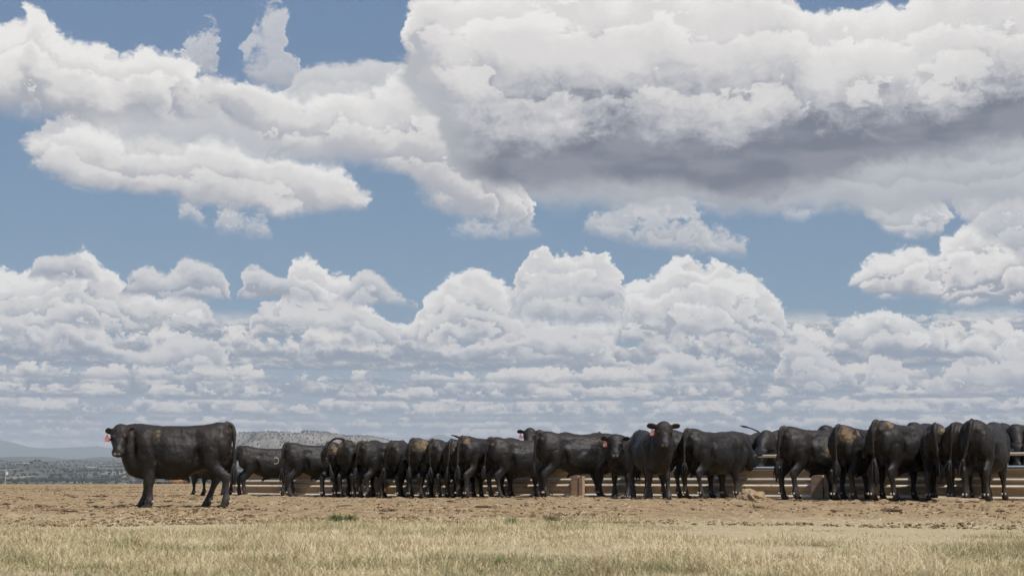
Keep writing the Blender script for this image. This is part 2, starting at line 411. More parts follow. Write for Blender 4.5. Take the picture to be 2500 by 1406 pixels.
def mat_hide(name, base=(0.0105, 0.0097, 0.0093), brown=(0.033, 0.0235, 0.0185)):
    m = M(name, 0.55, 0.32)
    v = m.coord()
    oi = m.n('ShaderNodeObjectInfo')
    n = m.noise(v, 2.6, 4); f = m.noise(m.coord((30, 60, 14)), 3.0, 3, 0.6); g = m.noise(v, 9, 4, 0.6)
    c = m.mix(m.rng(m.math('ADD', m.attr('top'), m.math('MULTIPLY', m.math('SUBTRACT', n, 0.5), 1.6)), 0.25, 1.2, 0.0, 0.75), base, brown)
    c = m.mix(m.rng(f, 0.35, 0.7, 0.0, 0.35), c, (0.005, 0.0045, 0.0045))
    c = m.mix(m.rng(m.noise(m.coord((1.0, 1.0, 0.55)), 26, 5, 0.75), 0.42, 0.68, 0.0, 0.40), c, (0.030, 0.025, 0.0225))
    c = m.mix(m.rng(m.noise(v, 75, 2), 0.66, 0.74, 0.0, 0.5), c, (0.10, 0.085, 0.07))
    # grey dust over legs and lower belly
    c = m.mix(m.rng(m.math('ADD', m.attr('dust'), m.math('MULTIPLY', m.math('SUBTRACT', g, 0.5), 0.9)), 0.25, 1.1, 0.0, 0.30), c, (0.125, 0.110, 0.098))
    # caked mud and dung
    d = m.rng(m.math('ADD', m.attr('dirt'), m.math('MULTIPLY', m.math('SUBTRACT', m.noise(v, 16, 5, 0.7), 0.5), 1.5)), 0.42, 0.80, 0.0, 0.9)
    c = m.mix(d, c, m.ramp(m.noise(v, 30, 3), [(0.35, (0.115, 0.075, 0.038)), (0.65, (0.27, 0.19, 0.11))]))
    c = m.mix(m.rng(m.attr('brand'), 0.4, 0.6, 0.0, 0.55), c, (0.36, 0.30, 0.22))
    c = m.mix(m.attr('muzzle'), c, m.ramp(m.noise(v, 3, 2), [(0.35, (0.060, 0.043, 0.035)), (0.65, (0.105, 0.078, 0.062))]))
    c = m.mix(m.attr('nostril'), c, (0.006, 0.005, 0.005))
    m.colour(c)
    m.l(m.math('ADD', m.rng(n, 0.35, 0.65, 0.48, 0.62), m.math('MULTIPLY', d, 0.35)), m.b.inputs['Roughness'])
    m.b.inputs['Sheen Weight'].default_value = 0.0; m.b.inputs['Sheen Roughness'].default_value = 0.4
    m.b.inputs['Sheen Tint'].default_value = (0.9, 0.82, 0.78, 1)
    m.bump(m.math('ADD', m.math('MULTIPLY', f, 0.22), m.math('ADD', m.math('MULTIPLY', g, 0.75), m.math('MULTIPLY', n, 1.8))), 0.58, 0.03)
    return m.m
def plain(name, c, rough=0.6, spec=0.3, var=0.25, scale=8):
    m = M(name, rough, spec)
    n = m.noise(m.coord(), scale, 4)
    m.colour(m.mix(m.rng(n, 0.3, 0.7), tuple(x * (1 - var) for x in c), tuple(x * (1 + var) for x in c)))
    return m.m
SOIL = mat_soil()
HIDE = mat_hide('black_hide')
HORN = plain('hoof_horn', (0.035, 0.028, 0.024), 0.4)
CLAW = plain('dewclaw_horn', (0.38, 0.31, 0.25), 0.3, 0.5)
EYE = plain('eye_gloss', (0.006, 0.004, 0.003), 0.08, 0.7, 0.1)
TAG = plain('red_ear_tag', (0.78, 0.30, 0.28), 0.42, 0.4, 0.08)
TAGMARK = plain('ear_tag_stud', (0.55, 0.04, 0.06), 0.4, 0.4, 0.05)
HAIR = plain('tail_hair_black', (0.024, 0.021, 0.020), 0.6, 0.3, 0.5, 20)

# ------------------------------------------------------------------ ground and terrain
BL = np.array([(575 - 1250) / F_PX * 40.7, 40.7]); BR0 = np.array([(2490 - 1250) / F_PX * 28.0, 28.0])     # ends of the bunk
TB = (BR0 - BL) / np.linalg.norm(BR0 - BL); NB = np.array([-TB[1], TB[0]])          # NB points away from the camera
def gz(x, y):
    """height of the yard: a low apron rises towards the right-hand stretch of the bunk, the plateau tips away far behind"""
    x = np.asarray(x, dtype=float); y = np.asarray(y, dtype=float)
    z = 0.06 * sstep(x, -2.5, 2.5) * sstep(y, 21, 26.5)
    s_ = (x - BL[0]) * TB[0] + (y - BL[1]) * TB[1]; o_ = (x - BL[0]) * NB[0] + (y - BL[1]) * NB[1]
    z = z + 0.13 * sstep(o_, 0.8, 1.6) * (1 - sstep(o_, 8, 20)) * sstep(s_, 1.5, 6)      # the feeding alley behind the bunk lies higher
    r = np.hypot(x, y)
    return z - 0.0062 * np.maximum(r - 105, 0) - 26 * sstep(r, 395, 640)
def azimuths(fine, lim=24):
    a = list(np.arange(-lim, lim + 1e-6, fine)); st = fine; b = lim
    while b < 180:
        st = min(st * 1.25, 5); b += st; a += [min(b, 180)]; a = [max(-b, -180)] + a
    return np.radians(np.array(a))
def polar(name, az, rr, hf, mats, **k):
    A, Rr = np.meshgrid(az, rr)
    X = Rr * np.sin(A); Y = Rr * np.cos(A); Z = hf(X, Y, A, Rr)
    n, m_ = A.shape
    V = np.stack([X, Y, Z], -1).reshape(-1, 3)
    i = np.arange(n - 1)[:, None] * m_ + np.arange(m_ - 1)[None, :]
    F = np.stack([i, i + 1, i + m_ + 1, i + m_], -1).reshape(-1, 4)[:, ::-1]
    o = mesh_obj(name, V, F, mats)
    tag(o, kind='structure')
    return o, V
def yard_h(X, Y, A, Rr):
    z = gz(X, Y)
    fade = sstep(Rr, 60, 160)
    z = z + fb(X * 1.1, Y * 1.1, 5, 0.6) * 0.030 * (1 - fade * 0.4) + fb(X * 0.16, Y * 0.22, 3) * 0.045
    z = z - (fb(X * 1.1, Y * 1.1, 5, 0.6) * 0.022 + fb(X * 0.16, Y * 0.22, 3) * 0.0) * (1 - sstep(Rr, 10, 19))
    lump = np.maximum(fb(X * 3.1 + 7, Y * 3.1, 3, 0.6) - 0.22, 0) * 0.13
    return z + lump * (1 - fade) * sstep(Rr, 14, 19)
rr = [0.3, 0.8, 1.6, 2.6]
while rr[-1] < 700: rr.append(rr[-1] * 1.012 + 0.002)
polar('ground', azimuths(0.07), np.array(rr), yard_h, SOIL)

def prof(us, u):
    P = np.array(us, dtype=float); return np.interp(u, P[:, 0], P[:, 1])
def u_of(A): return 1250 + F_PX * np.tan(np.clip(A, -1.2, 1.2))
def z_at(v, D): return CAM_H + (1164 - v) * D / F_PX
MESA = [(-400, 1175), (330, 1168), (420, 1120), (500, 1068), (555, 1055), (640, 1056), (700, 1058), (728, 1063), (745, 1057), (800, 1060), (850, 1066), (900, 1067), (940, 1074), (1000, 1088), (1080, 1108), (1200, 1140), (1400, 1165), (3000, 1170)]
def valley_h(X, Y, A, Rr):
    U = u_of(A)
    base = np.interp(Rr, [560, 800, 1500, 2200, 3000, 4200, 4700, 5400, 6500], [-30, -24, -9.5, 3, 17, 36, 41, 30, -20])
    z = base + fb(X / 300, Y / 300, 5, 0.5) * np.interp(Rr, [560, 1500, 4500], [4, 5, 22])
    z = z + 14 * np.exp(-(((U - 100) / 34.0) ** 2)) * np.exp(-(((Rr - 2600) / 130.0) ** 2))
    top = z_at(prof(MESA, U), 4000)
    w = sstep(Rr, 2900, 3950) * (1 - sstep(Rr, 4600, 5600))
    cliff = sstep(Rr + fb(X / 120, Y / 120, 3) * 330, 3150, 3900)
    z = np.maximum(z, (top - 6) * cliff * (1 - sstep(Rr, 4600, 5800)) - 25 * (1 - cliff) + fb(X / 90, Y / 90, 4) * 6)
    return z
def mat_land():
    m = M('scrub_land', 0.95, 0.1)
    v = m.coord((1, 1, 1))
    n = m.noise(v, 0.012, 6, 0.65); q = m.noise(v, 0.05, 4, 0.6); big = m.noise(v, 0.0016, 3)
    c = m.ramp(n, [(0.40, (0.066, 0.072, 0.064)), (0.55, (0.095, 0.098, 0.082)), (0.60, (0.30, 0.25, 0.20)), (0.72, (0.44, 0.37, 0.30))])
    m.colour(m.mix(m.rng(q, 0.45, 0.62, 0.0, 0.7), c, (0.05, 0.055, 0.038)))
    return m.m
def mat_mesa():
    m = M('mesa_rock', 0.95, 0.1)
    v = m.coord((1, 1, 1))
    n = m.noise(v, 0.02, 6, 0.65)
    m.colour(m.ramp(n, [(0.3, (0.11, 0.098, 0.080)), (0.5, (0.19, 0.17, 0.145)), (0.7, (0.28, 0.25, 0.215))]))
    return m.m
LAND = mat_land(); MESA_M = mat_mesa()
vo, VV = polar('valley_terrain', azimuths(0.10, 22), np.concatenate([np.geomspace(560, 2800, 60), np.linspace(2840, 4800, 90), np.linspace(4900, 6500, 12)]), valley_h, [LAND, MESA_M])
UU = u_of(np.arctan2(VV[:, 0], VV[:, 1])); RRv = np.hypot(VV[:, 0], VV[:, 1])
me = vo.data; pc = np.zeros(len(me.polygons) * 3); me.polygons.foreach_get('center', pc); pc = pc.reshape(-1, 3)
pu = u_of(np.arctan2(pc[:, 0], pc[:, 1])); pr = np.hypot(pc[:, 0], pc[:, 1])
me.polygons.foreach_set('material_index', ((pr > 2950) & (pu > 380) & (pu < 1300)).astype(np.int32))

RIDGE = [(-2000, 1118), (-300, 1120), (0, 1119), (60, 1117), (100, 1119), (160, 1122), (220, 1121), (250, 1118), (300, 1117), (360, 1121), (600, 1124), (3000, 1126)]
def ridge_h(X, Y, A, Rr):
    t = z_at(prof(RIDGE, u_of(A)), 8000)
    return -30 + (t + 30 + fb(A * 60, A * 0 + 3, 4) * 9) * sstep(Rr, 6300, 8000) * (1 - sstep(Rr, 8300, 10200)) + fb(X / 500, Y / 500, 4) * 14 * sstep(Rr, 6300, 6900) * (1 - sstep(Rr, 7300, 8000))
FORE = plain('forested_ridge', (0.040, 0.050, 0.036), 0.95, 0.1, 0.5, 0.01)
polar('wooded_ridge', azimuths(0.15, 22), np.linspace(6300, 10200, 40), ridge_h, FORE)
MOUNT = [(-2500, 1100), (-600, 1085), (-200, 1066), (0, 1078), (40, 1086), (80, 1096), (112, 1098), (160, 1096), (245, 1092), (262, 1096), (340, 1101), (560, 1100), (1000, 1086), (1050, 1069), (1075, 1061), (1100, 1068), (1140, 1086), (1500, 1108), (3000, 1116), (4500, 1100)]
def mount_h(X, Y, A, Rr):
    t = z_at(prof(MOUNT, u_of(A)), 14500)
    return -30 + (t + 30 + fb(A * 90, A * 0 + 9, 4) * 9) * sstep(Rr, 11200, 14500) * (1 - sstep(Rr, 14900, 18500)) + fb(X / 900, Y / 900, 5) * 60 * sstep(Rr, 11200, 12500) * (1 - sstep(Rr, 13000, 14500))
MTN = plain('far_mountain', (0.060, 0.070, 0.055), 0.95, 0.1, 0.5, 0.003)
polar('mountain_range', azimuths(0.15, 22), np.linspace(11200, 18500, 50), mount_h, MTN)

# junipers dotted over valley and mesa, far too many and too small to count
def blob_cloud(name, P, S, mat, seed=1, squash=0.85, smooth=False):
    rs = np.random.RandomState(seed)
    bm = bmesh.new(); bmesh.ops.create_icosphere(bm, subdivisions=1, radius=1.0)
    bv = np.array([v.co[:] for v in bm.verts]); bf = np.array([[v.index for v in f.verts] for f in bm.faces]); bm.free()
    n = len(P); k = len(bv)
    V = bv[None] * (1 + rs.uniform(-0.32, 0.25, (n, k, 1)))
    ang = rs.uniform(0, 6.28, n); ca, sa = np.cos(ang), np.sin(ang)
    V = np.stack([V[..., 0] * ca[:, None] - V[..., 1] * sa[:, None], V[..., 0] * sa[:, None] + V[..., 1] * ca[:, None], V[..., 2] * squash], -1)
    V = V * S[:, None, None] if S.ndim == 1 else V * S[:, None, :]
    V = V + P[:, None, :]
    Fc = bf[None] + (np.arange(n) * k)[:, None, None]
    return mesh_obj(name, V.reshape(-1, 3), Fc.reshape(-1, 3), mat, smooth=smooth)
rs = np.random.RandomState(11)
def scatter(n, u0, u1, r0, r1, pw=1.0):
    u = rs.uniform(u0, u1, n); A = np.arctan((u - 1250) / F_PX); r = r0 + (r1 - r0) * rs.rand(n) ** pw
    X = r * np.sin(A); Y = r * np.cos(A)
    return X, Y, A, r
X, Y, A, r = scatter(42000, 330, 1500, 2900, 4550)
Z = valley_h(X, Y, A, r); keep = (fb(X / 60, Y / 60, 3) + rs.uniform(-0.5, 0.5, len(X)) > -0.12)
P1_ = np.stack([X, Y, Z + 1.2], -1)[keep]; S1_ = rs.uniform(0.8, 2.0, len(P1_))
X, Y, A, r = scatter(16000, -700, 700, 1100, 4700, 0.8)
Z = valley_h(X, Y, A, r); keep = (fb(X / 90, Y / 90, 4) + rs.uniform(-0.35, 0.35, len(X)) > 0.0)
P2_ = np.stack([X, Y, Z + 1.2], -1)[keep]; S2_ = rs.uniform(1.2, 2.6, len(P2_))
JUN = plain('juniper_foliage', (0.034, 0.040, 0.034), 0.95, 0.1, 0.4, 0.2)
tag(blob_cloud('juniper_woodland', np.concatenate([P1_, P2_]), np.concatenate([S1_, S2_]), JUN, 3, 1.15), 'scattered dark junipers dotting the hazy mesa and valley', 'woodland', kind='stuff')

# clods, dung and bedding bits trampled over the yard
X, Y, A, r = scatter(70000, -400, 2900, 15, 80, 1.3)
s = 0.007 + 0.020 * rs.rand(len(X)) ** 4 + r * 0.00013
Pc = np.stack([X, Y, gz(X, Y) + fb(X * .16, Y * .22, 3) * .045 + s * 0.3 + 0.004], -1)
dens = fb(X * 0.35, Y * 0.35, 3) + rs.uniform(-0.5, 0.5, len(X)) > 0.02
Sc = np.stack([s * rs.uniform(0.8, 1.7, len(X)), s * rs.uniform(0.8, 1.7, len(X)), s], -1)
CLOD = plain('dung_clod', (0.215, 0.148, 0.088), 0.95, 0.1, 0.75, 2.0)
tag(blob_cloud('soil_clods', Pc[dens], Sc[dens], CLOD, 7, 0.8), 'small brown clods and dry dung trampled over the yard', 'soil clods', kind='stuff')
X, Y, A, r = scatter(80, -300, 2800, 20, 42, 1.0)
s = rs.uniform(0.04, 0.12, len(X))
Pp = np.stack([X, Y, gz(X, Y) + fb(X * .16, Y * .22, 3) * .045 + 0.015], -1)
Sp = np.stack([s * rs.uniform(0.9, 1.8, len(X)), s, s * 0.16 + 0.012], -1)
DUNG = plain('dung_pat', (0.100, 0.066, 0.043), 0.9, 0.15, 0.5, 3)
tag(blob_cloud('dung_pats', Pp, Sp, DUNG, 9, 1.0), 'flat dark dung pats scattered over the bare yard', 'dung', kind='stuff')
X, Y, A, r = scatter(4200, -300, 2800, 15, 60, 1.3)
n = len(X); L = rs.uniform(0.012, 0.040, n); a = rs.uniform(0, 3.14, n); w = 0.002 + r * 0.00006
z = gz(X, Y) + fb(X * .16, Y * .22, 3) * .045 + 0.022
dx, dy = np.cos(a) * L, np.sin(a) * L; px, py = -np.sin(a) * w, np.cos(a) * w
tz = rs.uniform(0, 0.02, n)
Q = np.stack([np.stack([X - dx - px, Y - dy - py, z], -1), np.stack([X + dx - px, Y + dy - py, z + tz], -1), np.stack([X + dx + px, Y + dy + py, z + tz + w], -1), np.stack([X - dx + px, Y - dy + py, z + w], -1)], 1)
STRAW = plain('straw_bits', (0.50, 0.41, 0.27), 0.8, 0.2, 0.3, 3)
tag(mesh_obj('straw_litter', Q.reshape(-1, 3), np.arange(4 * n).reshape(-1, 4), STRAW, smooth=False), 'loose pale straw bits lying on the bare soil', 'straw', kind='stuff')

# dry pasture grass in the foreground
def mat_blade():
    m = M('dry_grass', 0.75, 0.2)
    c = m.ramp(m.attr('hue'), [(0.0, (0.20, 0.21, 0.115)), (0.22, (0.33, 0.315, 0.175)), (0.42, (0.46, 0.40, 0.225)), (0.75, (0.60, 0.50, 0.300)), (0.93, (0.72, 0.62, 0.43)), (1.0, (0.30, 0.175, 0.105))])
    m.colour(c)
    tr = m.n('ShaderNodeBsdfTranslucent'); m.l(c, tr.inputs[0]); mx = m.n('ShaderNodeMixShader'); mx.inputs[0].default_value = 0.25
    m.l(m.b.outputs[0], mx.inputs[1]); m.l(tr.outputs[0], mx.inputs[2]); m.l(mx.outputs[0], m.t.nodes['Material Output'].inputs[0])
    return m.m
BLADE = mat_blade()
def blades(name, X, Y, H, W, lean, hue, mat, seg=3):
    n = len(X); rs2 = np.random.RandomState(3)
    a = rs2.uniform(0, 6.283, n); b = a + rs2.uniform(-1.2, 1.2, n)
    z0 = gz(X, Y) + fb(X * .16, Y * .22, 3) * .045 - 0.01
    V = np.zeros((n, 2 * seg + 1, 3))
    for k in range(seg + 1):
        t = k / seg; out = lean * H * (t ** 1.8); wid = W * (1 - t * 0.85)
        cx = X + np.cos(a) * out; cy = Y + np.sin(a) * out; cz = z0 + H * (t - 0.35 * lean * t * t)
        if k < seg:
            V[:, 2 * k] = np.stack([cx - np.cos(b + 1.57) * wid, cy - np.sin(b + 1.57) * wid, cz], -1)
            V[:, 2 * k + 1] = np.stack([cx + np.cos(b + 1.57) * wid, cy + np.sin(b + 1.57) * wid, cz], -1)
        else: V[:, 2 * k] = np.stack([cx, cy, cz], -1)
    m_ = 2 * seg + 1
    tri = []
    for k in range(seg - 1): tri += [(2 * k, 2 * k + 1, 2 * k + 3), (2 * k, 2 * k + 3, 2 * k + 2)]
    tri.append((2 * seg - 2, 2 * seg - 1, 2 * seg))
    Fc = np.array(tri)[None] + (np.arange(n) * m_)[:, None, None]
    o = mesh_obj(name, V.reshape(-1, 3), Fc.reshape(-1, 3), mat, smooth=False)
    attr(o.data, 'hue', np.repeat(hue, m_))
    return o
rs = np.random.RandomState(21)
n = 330000
u = rs.uniform(-350, 2850, n); A = np.arctan((u - 1250) / F_PX); r = 5.2 + (21.5 - 5.2) * rs.rand(n) ** 0.95
X = r * np.sin(A); Y = r * np.cos(A)
clump = fb(X * 2.2, Y * 2.2, 3) ; patch = fb(X * 0.5 + 9, Y * 0.5, 3)
edge = 17.4 + fb(X * 0.45, X * 0 + 2, 3) * 4.5 + patch * 5
keep = (clump + rs.uniform(-0.5, 0.5, n) + 0.5 * patch > -0.08) & (Y < edge - 1.2 + rs.exponential(1.5, n))
X, Y, clump, patch, r, edge = (q[keep] for q in (X, Y, clump, patch, r, edge)); n = len(X)
H = (0.030 + 0.055 * rs.rand(n) + np.maximum(clump, 0) * 0.09) * (1 - 0.45 * sstep(Y, edge - 4, edge)) * (0.75 + 0.5 * (patch + 0.3))
tall = rs.rand(n) < 0.006; H = np.where(tall, H * 2.2, H)
hue = np.clip(0.58 + 0.75 * fb(X * 1.3 + 3, Y * 1.3, 3) + rs.normal(0, 0.24, n), 0, 0.93)
hue = np.where((rs.rand(n) < 0.04) | ((fb(X * 4.1, Y * 4.1 + 7, 2) > 0.30) & (rs.rand(n) < .3)), 1.0, hue)
g = blades('dry_grass', X, Y, H, 0.0022 + 0.0028 * rs.rand(n) ** 2, rs.uniform(0.15, 1.1, n) + (rs.rand(n) < .3) * 0.9, hue, BLADE)
tag(g, 'dry straw coloured pasture grass covering the foreground', 'grass', kind='stuff')
# thin stubble on the far lip of the plateau
n = 5000; u = rs.uniform(-300, 1500, n); A = np.arctan((u - 1250) / F_PX); r = rs.uniform(70, 125, n)
g = blades('grass_stubble', r * np.sin(A), r * np.cos(A), 0.05 + 0.16 * rs.rand(n) ** 3, np.full(n, 0.008), rs.uniform(0.1, 0.8, n), np.clip(rs.normal(0.6, 0.2, n), 0, 1), BLADE)
tag(g, 'sparse dry grass along the far edge of the yard', 'grass', kind='stuff')

# ------------------------------------------------------------------ feed bunk
BLEN = 27.5
BANG = math.atan2(TB[1], TB[0])
def bunk_pt(s, o=0.0): p = BL + TB * s + NB * o; return p
def mat_steel(name, top, low):
    m = M(name, 0.55, 0.35)
    v = m.coord((0.6, 4, 4)); n = m.noise(v, 3.0, 5, 0.65); q = m.noise(m.coord(), 14, 4)
    c = m.mix(m.rng(n, 0.40, 0.66), top, low)
    c = m.mix(m.rng(q, 0.62, 0.70, 0.0, 0.6), c, (0.10, 0.045, 0.022))
    m.colour(c); m.bump(n, 0.15, 0.01); return m.m
WALLM = mat_steel('weathered_sunlit_galvanized', (0.74, 0.69, 0.60), (0.60, 0.52, 0.42))  # weathered steel of the bunk; on the ledges its pale tone paints in sunlight
PANELM = mat_steel('shade_browned_panel', (0.40, 0.315, 0.215), (0.30, 0.205, 0.125))  # same wall, with the shade of its overhanging faces put into a browner colour
BLUEM = mat_steel('blue_painted_pipe', (0.20, 0.28, 0.40), (0.34, 0.36, 0.38))
RAILM = mat_steel('pale_pipe', (0.46, 0.40, 0.31), (0.36, 0.28, 0.20))
POSTM = mat_steel('rusty_tan_block', (0.40, 0.29, 0.20), (0.30, 0.19, 0.125))
def ginterp(s, o=0.0): p = bunk_pt(s, o); return float(gz(p[0], p[1]))
bunk = empty('feed_bunk', (BL[0], BL[1], 0), BANG)
tag(bunk, 'long ribbed steel feed bunk with pale ledges behind the row of bulls', 'feed bunk')
def extrude(name, prof_, s0, s1, mat, step=1.0, closed=True, smooth=False):
    """profile (offset away from camera, height) swept along the bunk, following the ground"""
    ss = np.arange(s0, s1 + 1e-6, step); ss[-1] = s1
    V = []; k = len(prof_)
    for s in ss:
        g_ = ginterp(s)
        for o, z in prof_: V.append((s, o, z + g_))
    Fc = []
    for i in range(len(ss) - 1):
        for j in range(k if closed else k - 1):
            a, b = i * k + j, i * k + (j + 1) % k
            Fc.append((a, b, b + k, a + k))
    if closed: Fc.append(tuple(range(k))[::-1]); Fc.append(tuple((len(ss) - 1) * k + j for j in range(k)))
    return mesh_obj(name, V, Fc, mat, bunk, smooth)
RIB = [(-.055, -.05), (-.060, .026), (-.050, .048), (0.006, .084), (-.056, .214), (-.064, .232), (-.056, .256), (.006, .312), (-.036, .356), (-.044, .372), (-.036, .394), (.014, .448), (-.044, .585), (-.02, .60)]
front = RIB + [(0.05, .60), (0.05, -.05)]
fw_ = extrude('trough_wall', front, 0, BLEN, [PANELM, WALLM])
nk = len(front); nf = len(fw_.data.polygons)
LEDGE = {1, 2, 6, 10}  # upward faces given the sunlit tone, all others the painted shade tone
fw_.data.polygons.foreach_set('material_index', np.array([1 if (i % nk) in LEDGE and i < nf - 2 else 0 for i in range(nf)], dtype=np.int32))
extrude('trough_wall', [(.62, -.05), (.62, .62), (.68, .62), (.68, -.05)], 0, BLEN, WALLM)
extrude('trough_floor', [(.052, .22), (.618, .22), (.618, .26), (.052, .26)], 0, BLEN, WALLM)
def circ(o, z, r_, n=10): return [(o + math.cos(2 * math.pi * k / n) * r_, z + math.sin(2 * math.pi * k / n) * r_) for k in range(n)]
extrude('top_pipe', circ(-.012, .632, .032), -0.05, BLEN, BLUEM, smooth=True)
extrude('neck_rail', circ(.60, .90, .034), -0.05, BLEN, RAILM, smooth=True)
def box(V, Fc, x0, x1, y0, y1, z0, z1):
    b = len(V); V += [(x, y, z) for x in (x0, x1) for y in (y0, y1) for z in (z0, z1)]
    Fc += [tuple(b + i for i in f) for f in ((0, 1, 3, 2), (4, 6, 7, 5), (0, 4, 5, 1), (2, 3, 7, 6), (0, 2, 6, 4), (1, 5, 7, 3))]
def s_of_px(u, o=0.0):
    lo, hi = 0, BLEN
    for _ in range(40):
        mid = (lo + hi) / 2; p = bunk_pt(mid, o)
        if 1250 + F_PX * p[0] / p[1] < u: lo = mid
        else: hi = mid
    return lo
for u_, w_ in ((928, .40), (1410, .33), (2000, .46)):
    s = s_of_px(u_, -.1); g_ = ginterp(s)
    V, Fc = [], []
    h_ = .48
    box(V, Fc, s - w_ / 2, s + w_ * .08, -.16, -.058, g_ - .05, g_ + h_)
    box(V, Fc, s + w_ * .16, s + w_ / 2, -.17, -.06, g_ - .05, g_ + h_ * .97)
    box(V, Fc, s - w_ / 2 + .02, s + w_ / 2 - .02, -.13, -.057, g_ + h_ * .45, g_ + h_ * .94)
    o = mesh_obj('support', V, Fc, POSTM, bunk, False)
    bv = o.modifiers.new('edge', 'BEVEL'); bv.width = 0.008; bv.segments = 2
for s in np.arange(0.1, BLEN, 3.05):
    g_ = ginterp(s)
    V, Fc = [], []; box(V, Fc, s - .03, s + .03, .57, .619, g_ - .05, g_ + .87)
    mesh_obj('rail_post', V, Fc, RAILM, bunk, False)

# ------------------------------------------------------------------ cattle
def catmull(P, sub):
    P = [np.array(p, dtype=float) for p in P]; P = [2 * P[0] - P[1]] + P + [2 * P[-1] - P[-2]]
    out = []
    for i in range(1, len(P) - 2):
        for k in range(sub):
            t = k / sub
            out.append(0.5 * ((2 * P[i]) + (-P[i - 1] + P[i + 1]) * t + (2 * P[i - 1] - 5 * P[i] + 4 * P[i + 1] - P[i + 2]) * t * t + (-P[i - 1] + 3 * P[i] - 3 * P[i + 1] + P[i + 2]) * t ** 3))
    out.append(P[-2]); return np.array(out)
class Blob:
    def __init__(s): s.V = []; s.F = []; s.n = 0
    def add(s, V, Fc):
        s.V.append(np.asarray(V, dtype=float)); s.F += [tuple(i + s.n for i in f) for f in Fc]; s.n += len(V)
    def rings(s, Rg):
        k = len(Rg[0]); V = np.concatenate(Rg); Fc = []
        for i in range(len(Rg) - 1):
            for j in range(k): Fc.append((i * k + j, i * k + (j + 1) % k, (i + 1) * k + (j + 1) % k, (i + 1) * k + j))
        c0, c1 = len(V), len(V) + 1; V = np.concatenate([V, [Rg[0].mean(0)], [Rg[-1].mean(0)]])
        for j in range(k): Fc.append((c0, (j + 1) % k, j)); Fc.append((c1, (len(Rg) - 1) * k + j, (len(Rg) - 1) * k + (j + 1) % k))
        s.add(V, Fc)
    def tube(s, P, sub=4, k=12, up=(0, 0, 1), side=None):
        """P: rows of x y z ra rb; ra along the side axis, rb across"""
        Q = catmull(P, sub); Rg = []
        for i in range(len(Q)):
            t = Q[min(i + 1, len(Q) - 1), :3] - Q[max(i - 1, 0), :3]; t = t / (np.linalg.norm(t) + 1e-9)
            sd_ = np.cross(t, up) if side is None else np.array(side, dtype=float)
            sd_ = sd_ - t * sd_.dot(t); sd_ /= np.linalg.norm(sd_) + 1e-9; w = np.cross(sd_, t)
            a = np.linspace(0, 2 * np.pi, k, endpoint=False)
            Rg.append(Q[i, :3] + np.outer(np.cos(a) * Q[i, 3], sd_) + np.outer(np.sin(a) * Q[i, 4], w))
        s.rings(Rg)
    def ell(s, c, r_, rot=None, n=8):
        bm = bmesh.new(); bmesh.ops.create_icosphere(bm, subdivisions=2, radius=1.0)
        V = np.array([v.co[:] for v in bm.verts]) * np.array(r_); Fc = [tuple(v.index for v in f.verts) for f in bm.faces]; bm.free()
        if rot is not None: V = V @ np.array(Matrix.Rotation(rot[0], 3, rot[1])).T
        s.add(V + np.array(c), Fc)

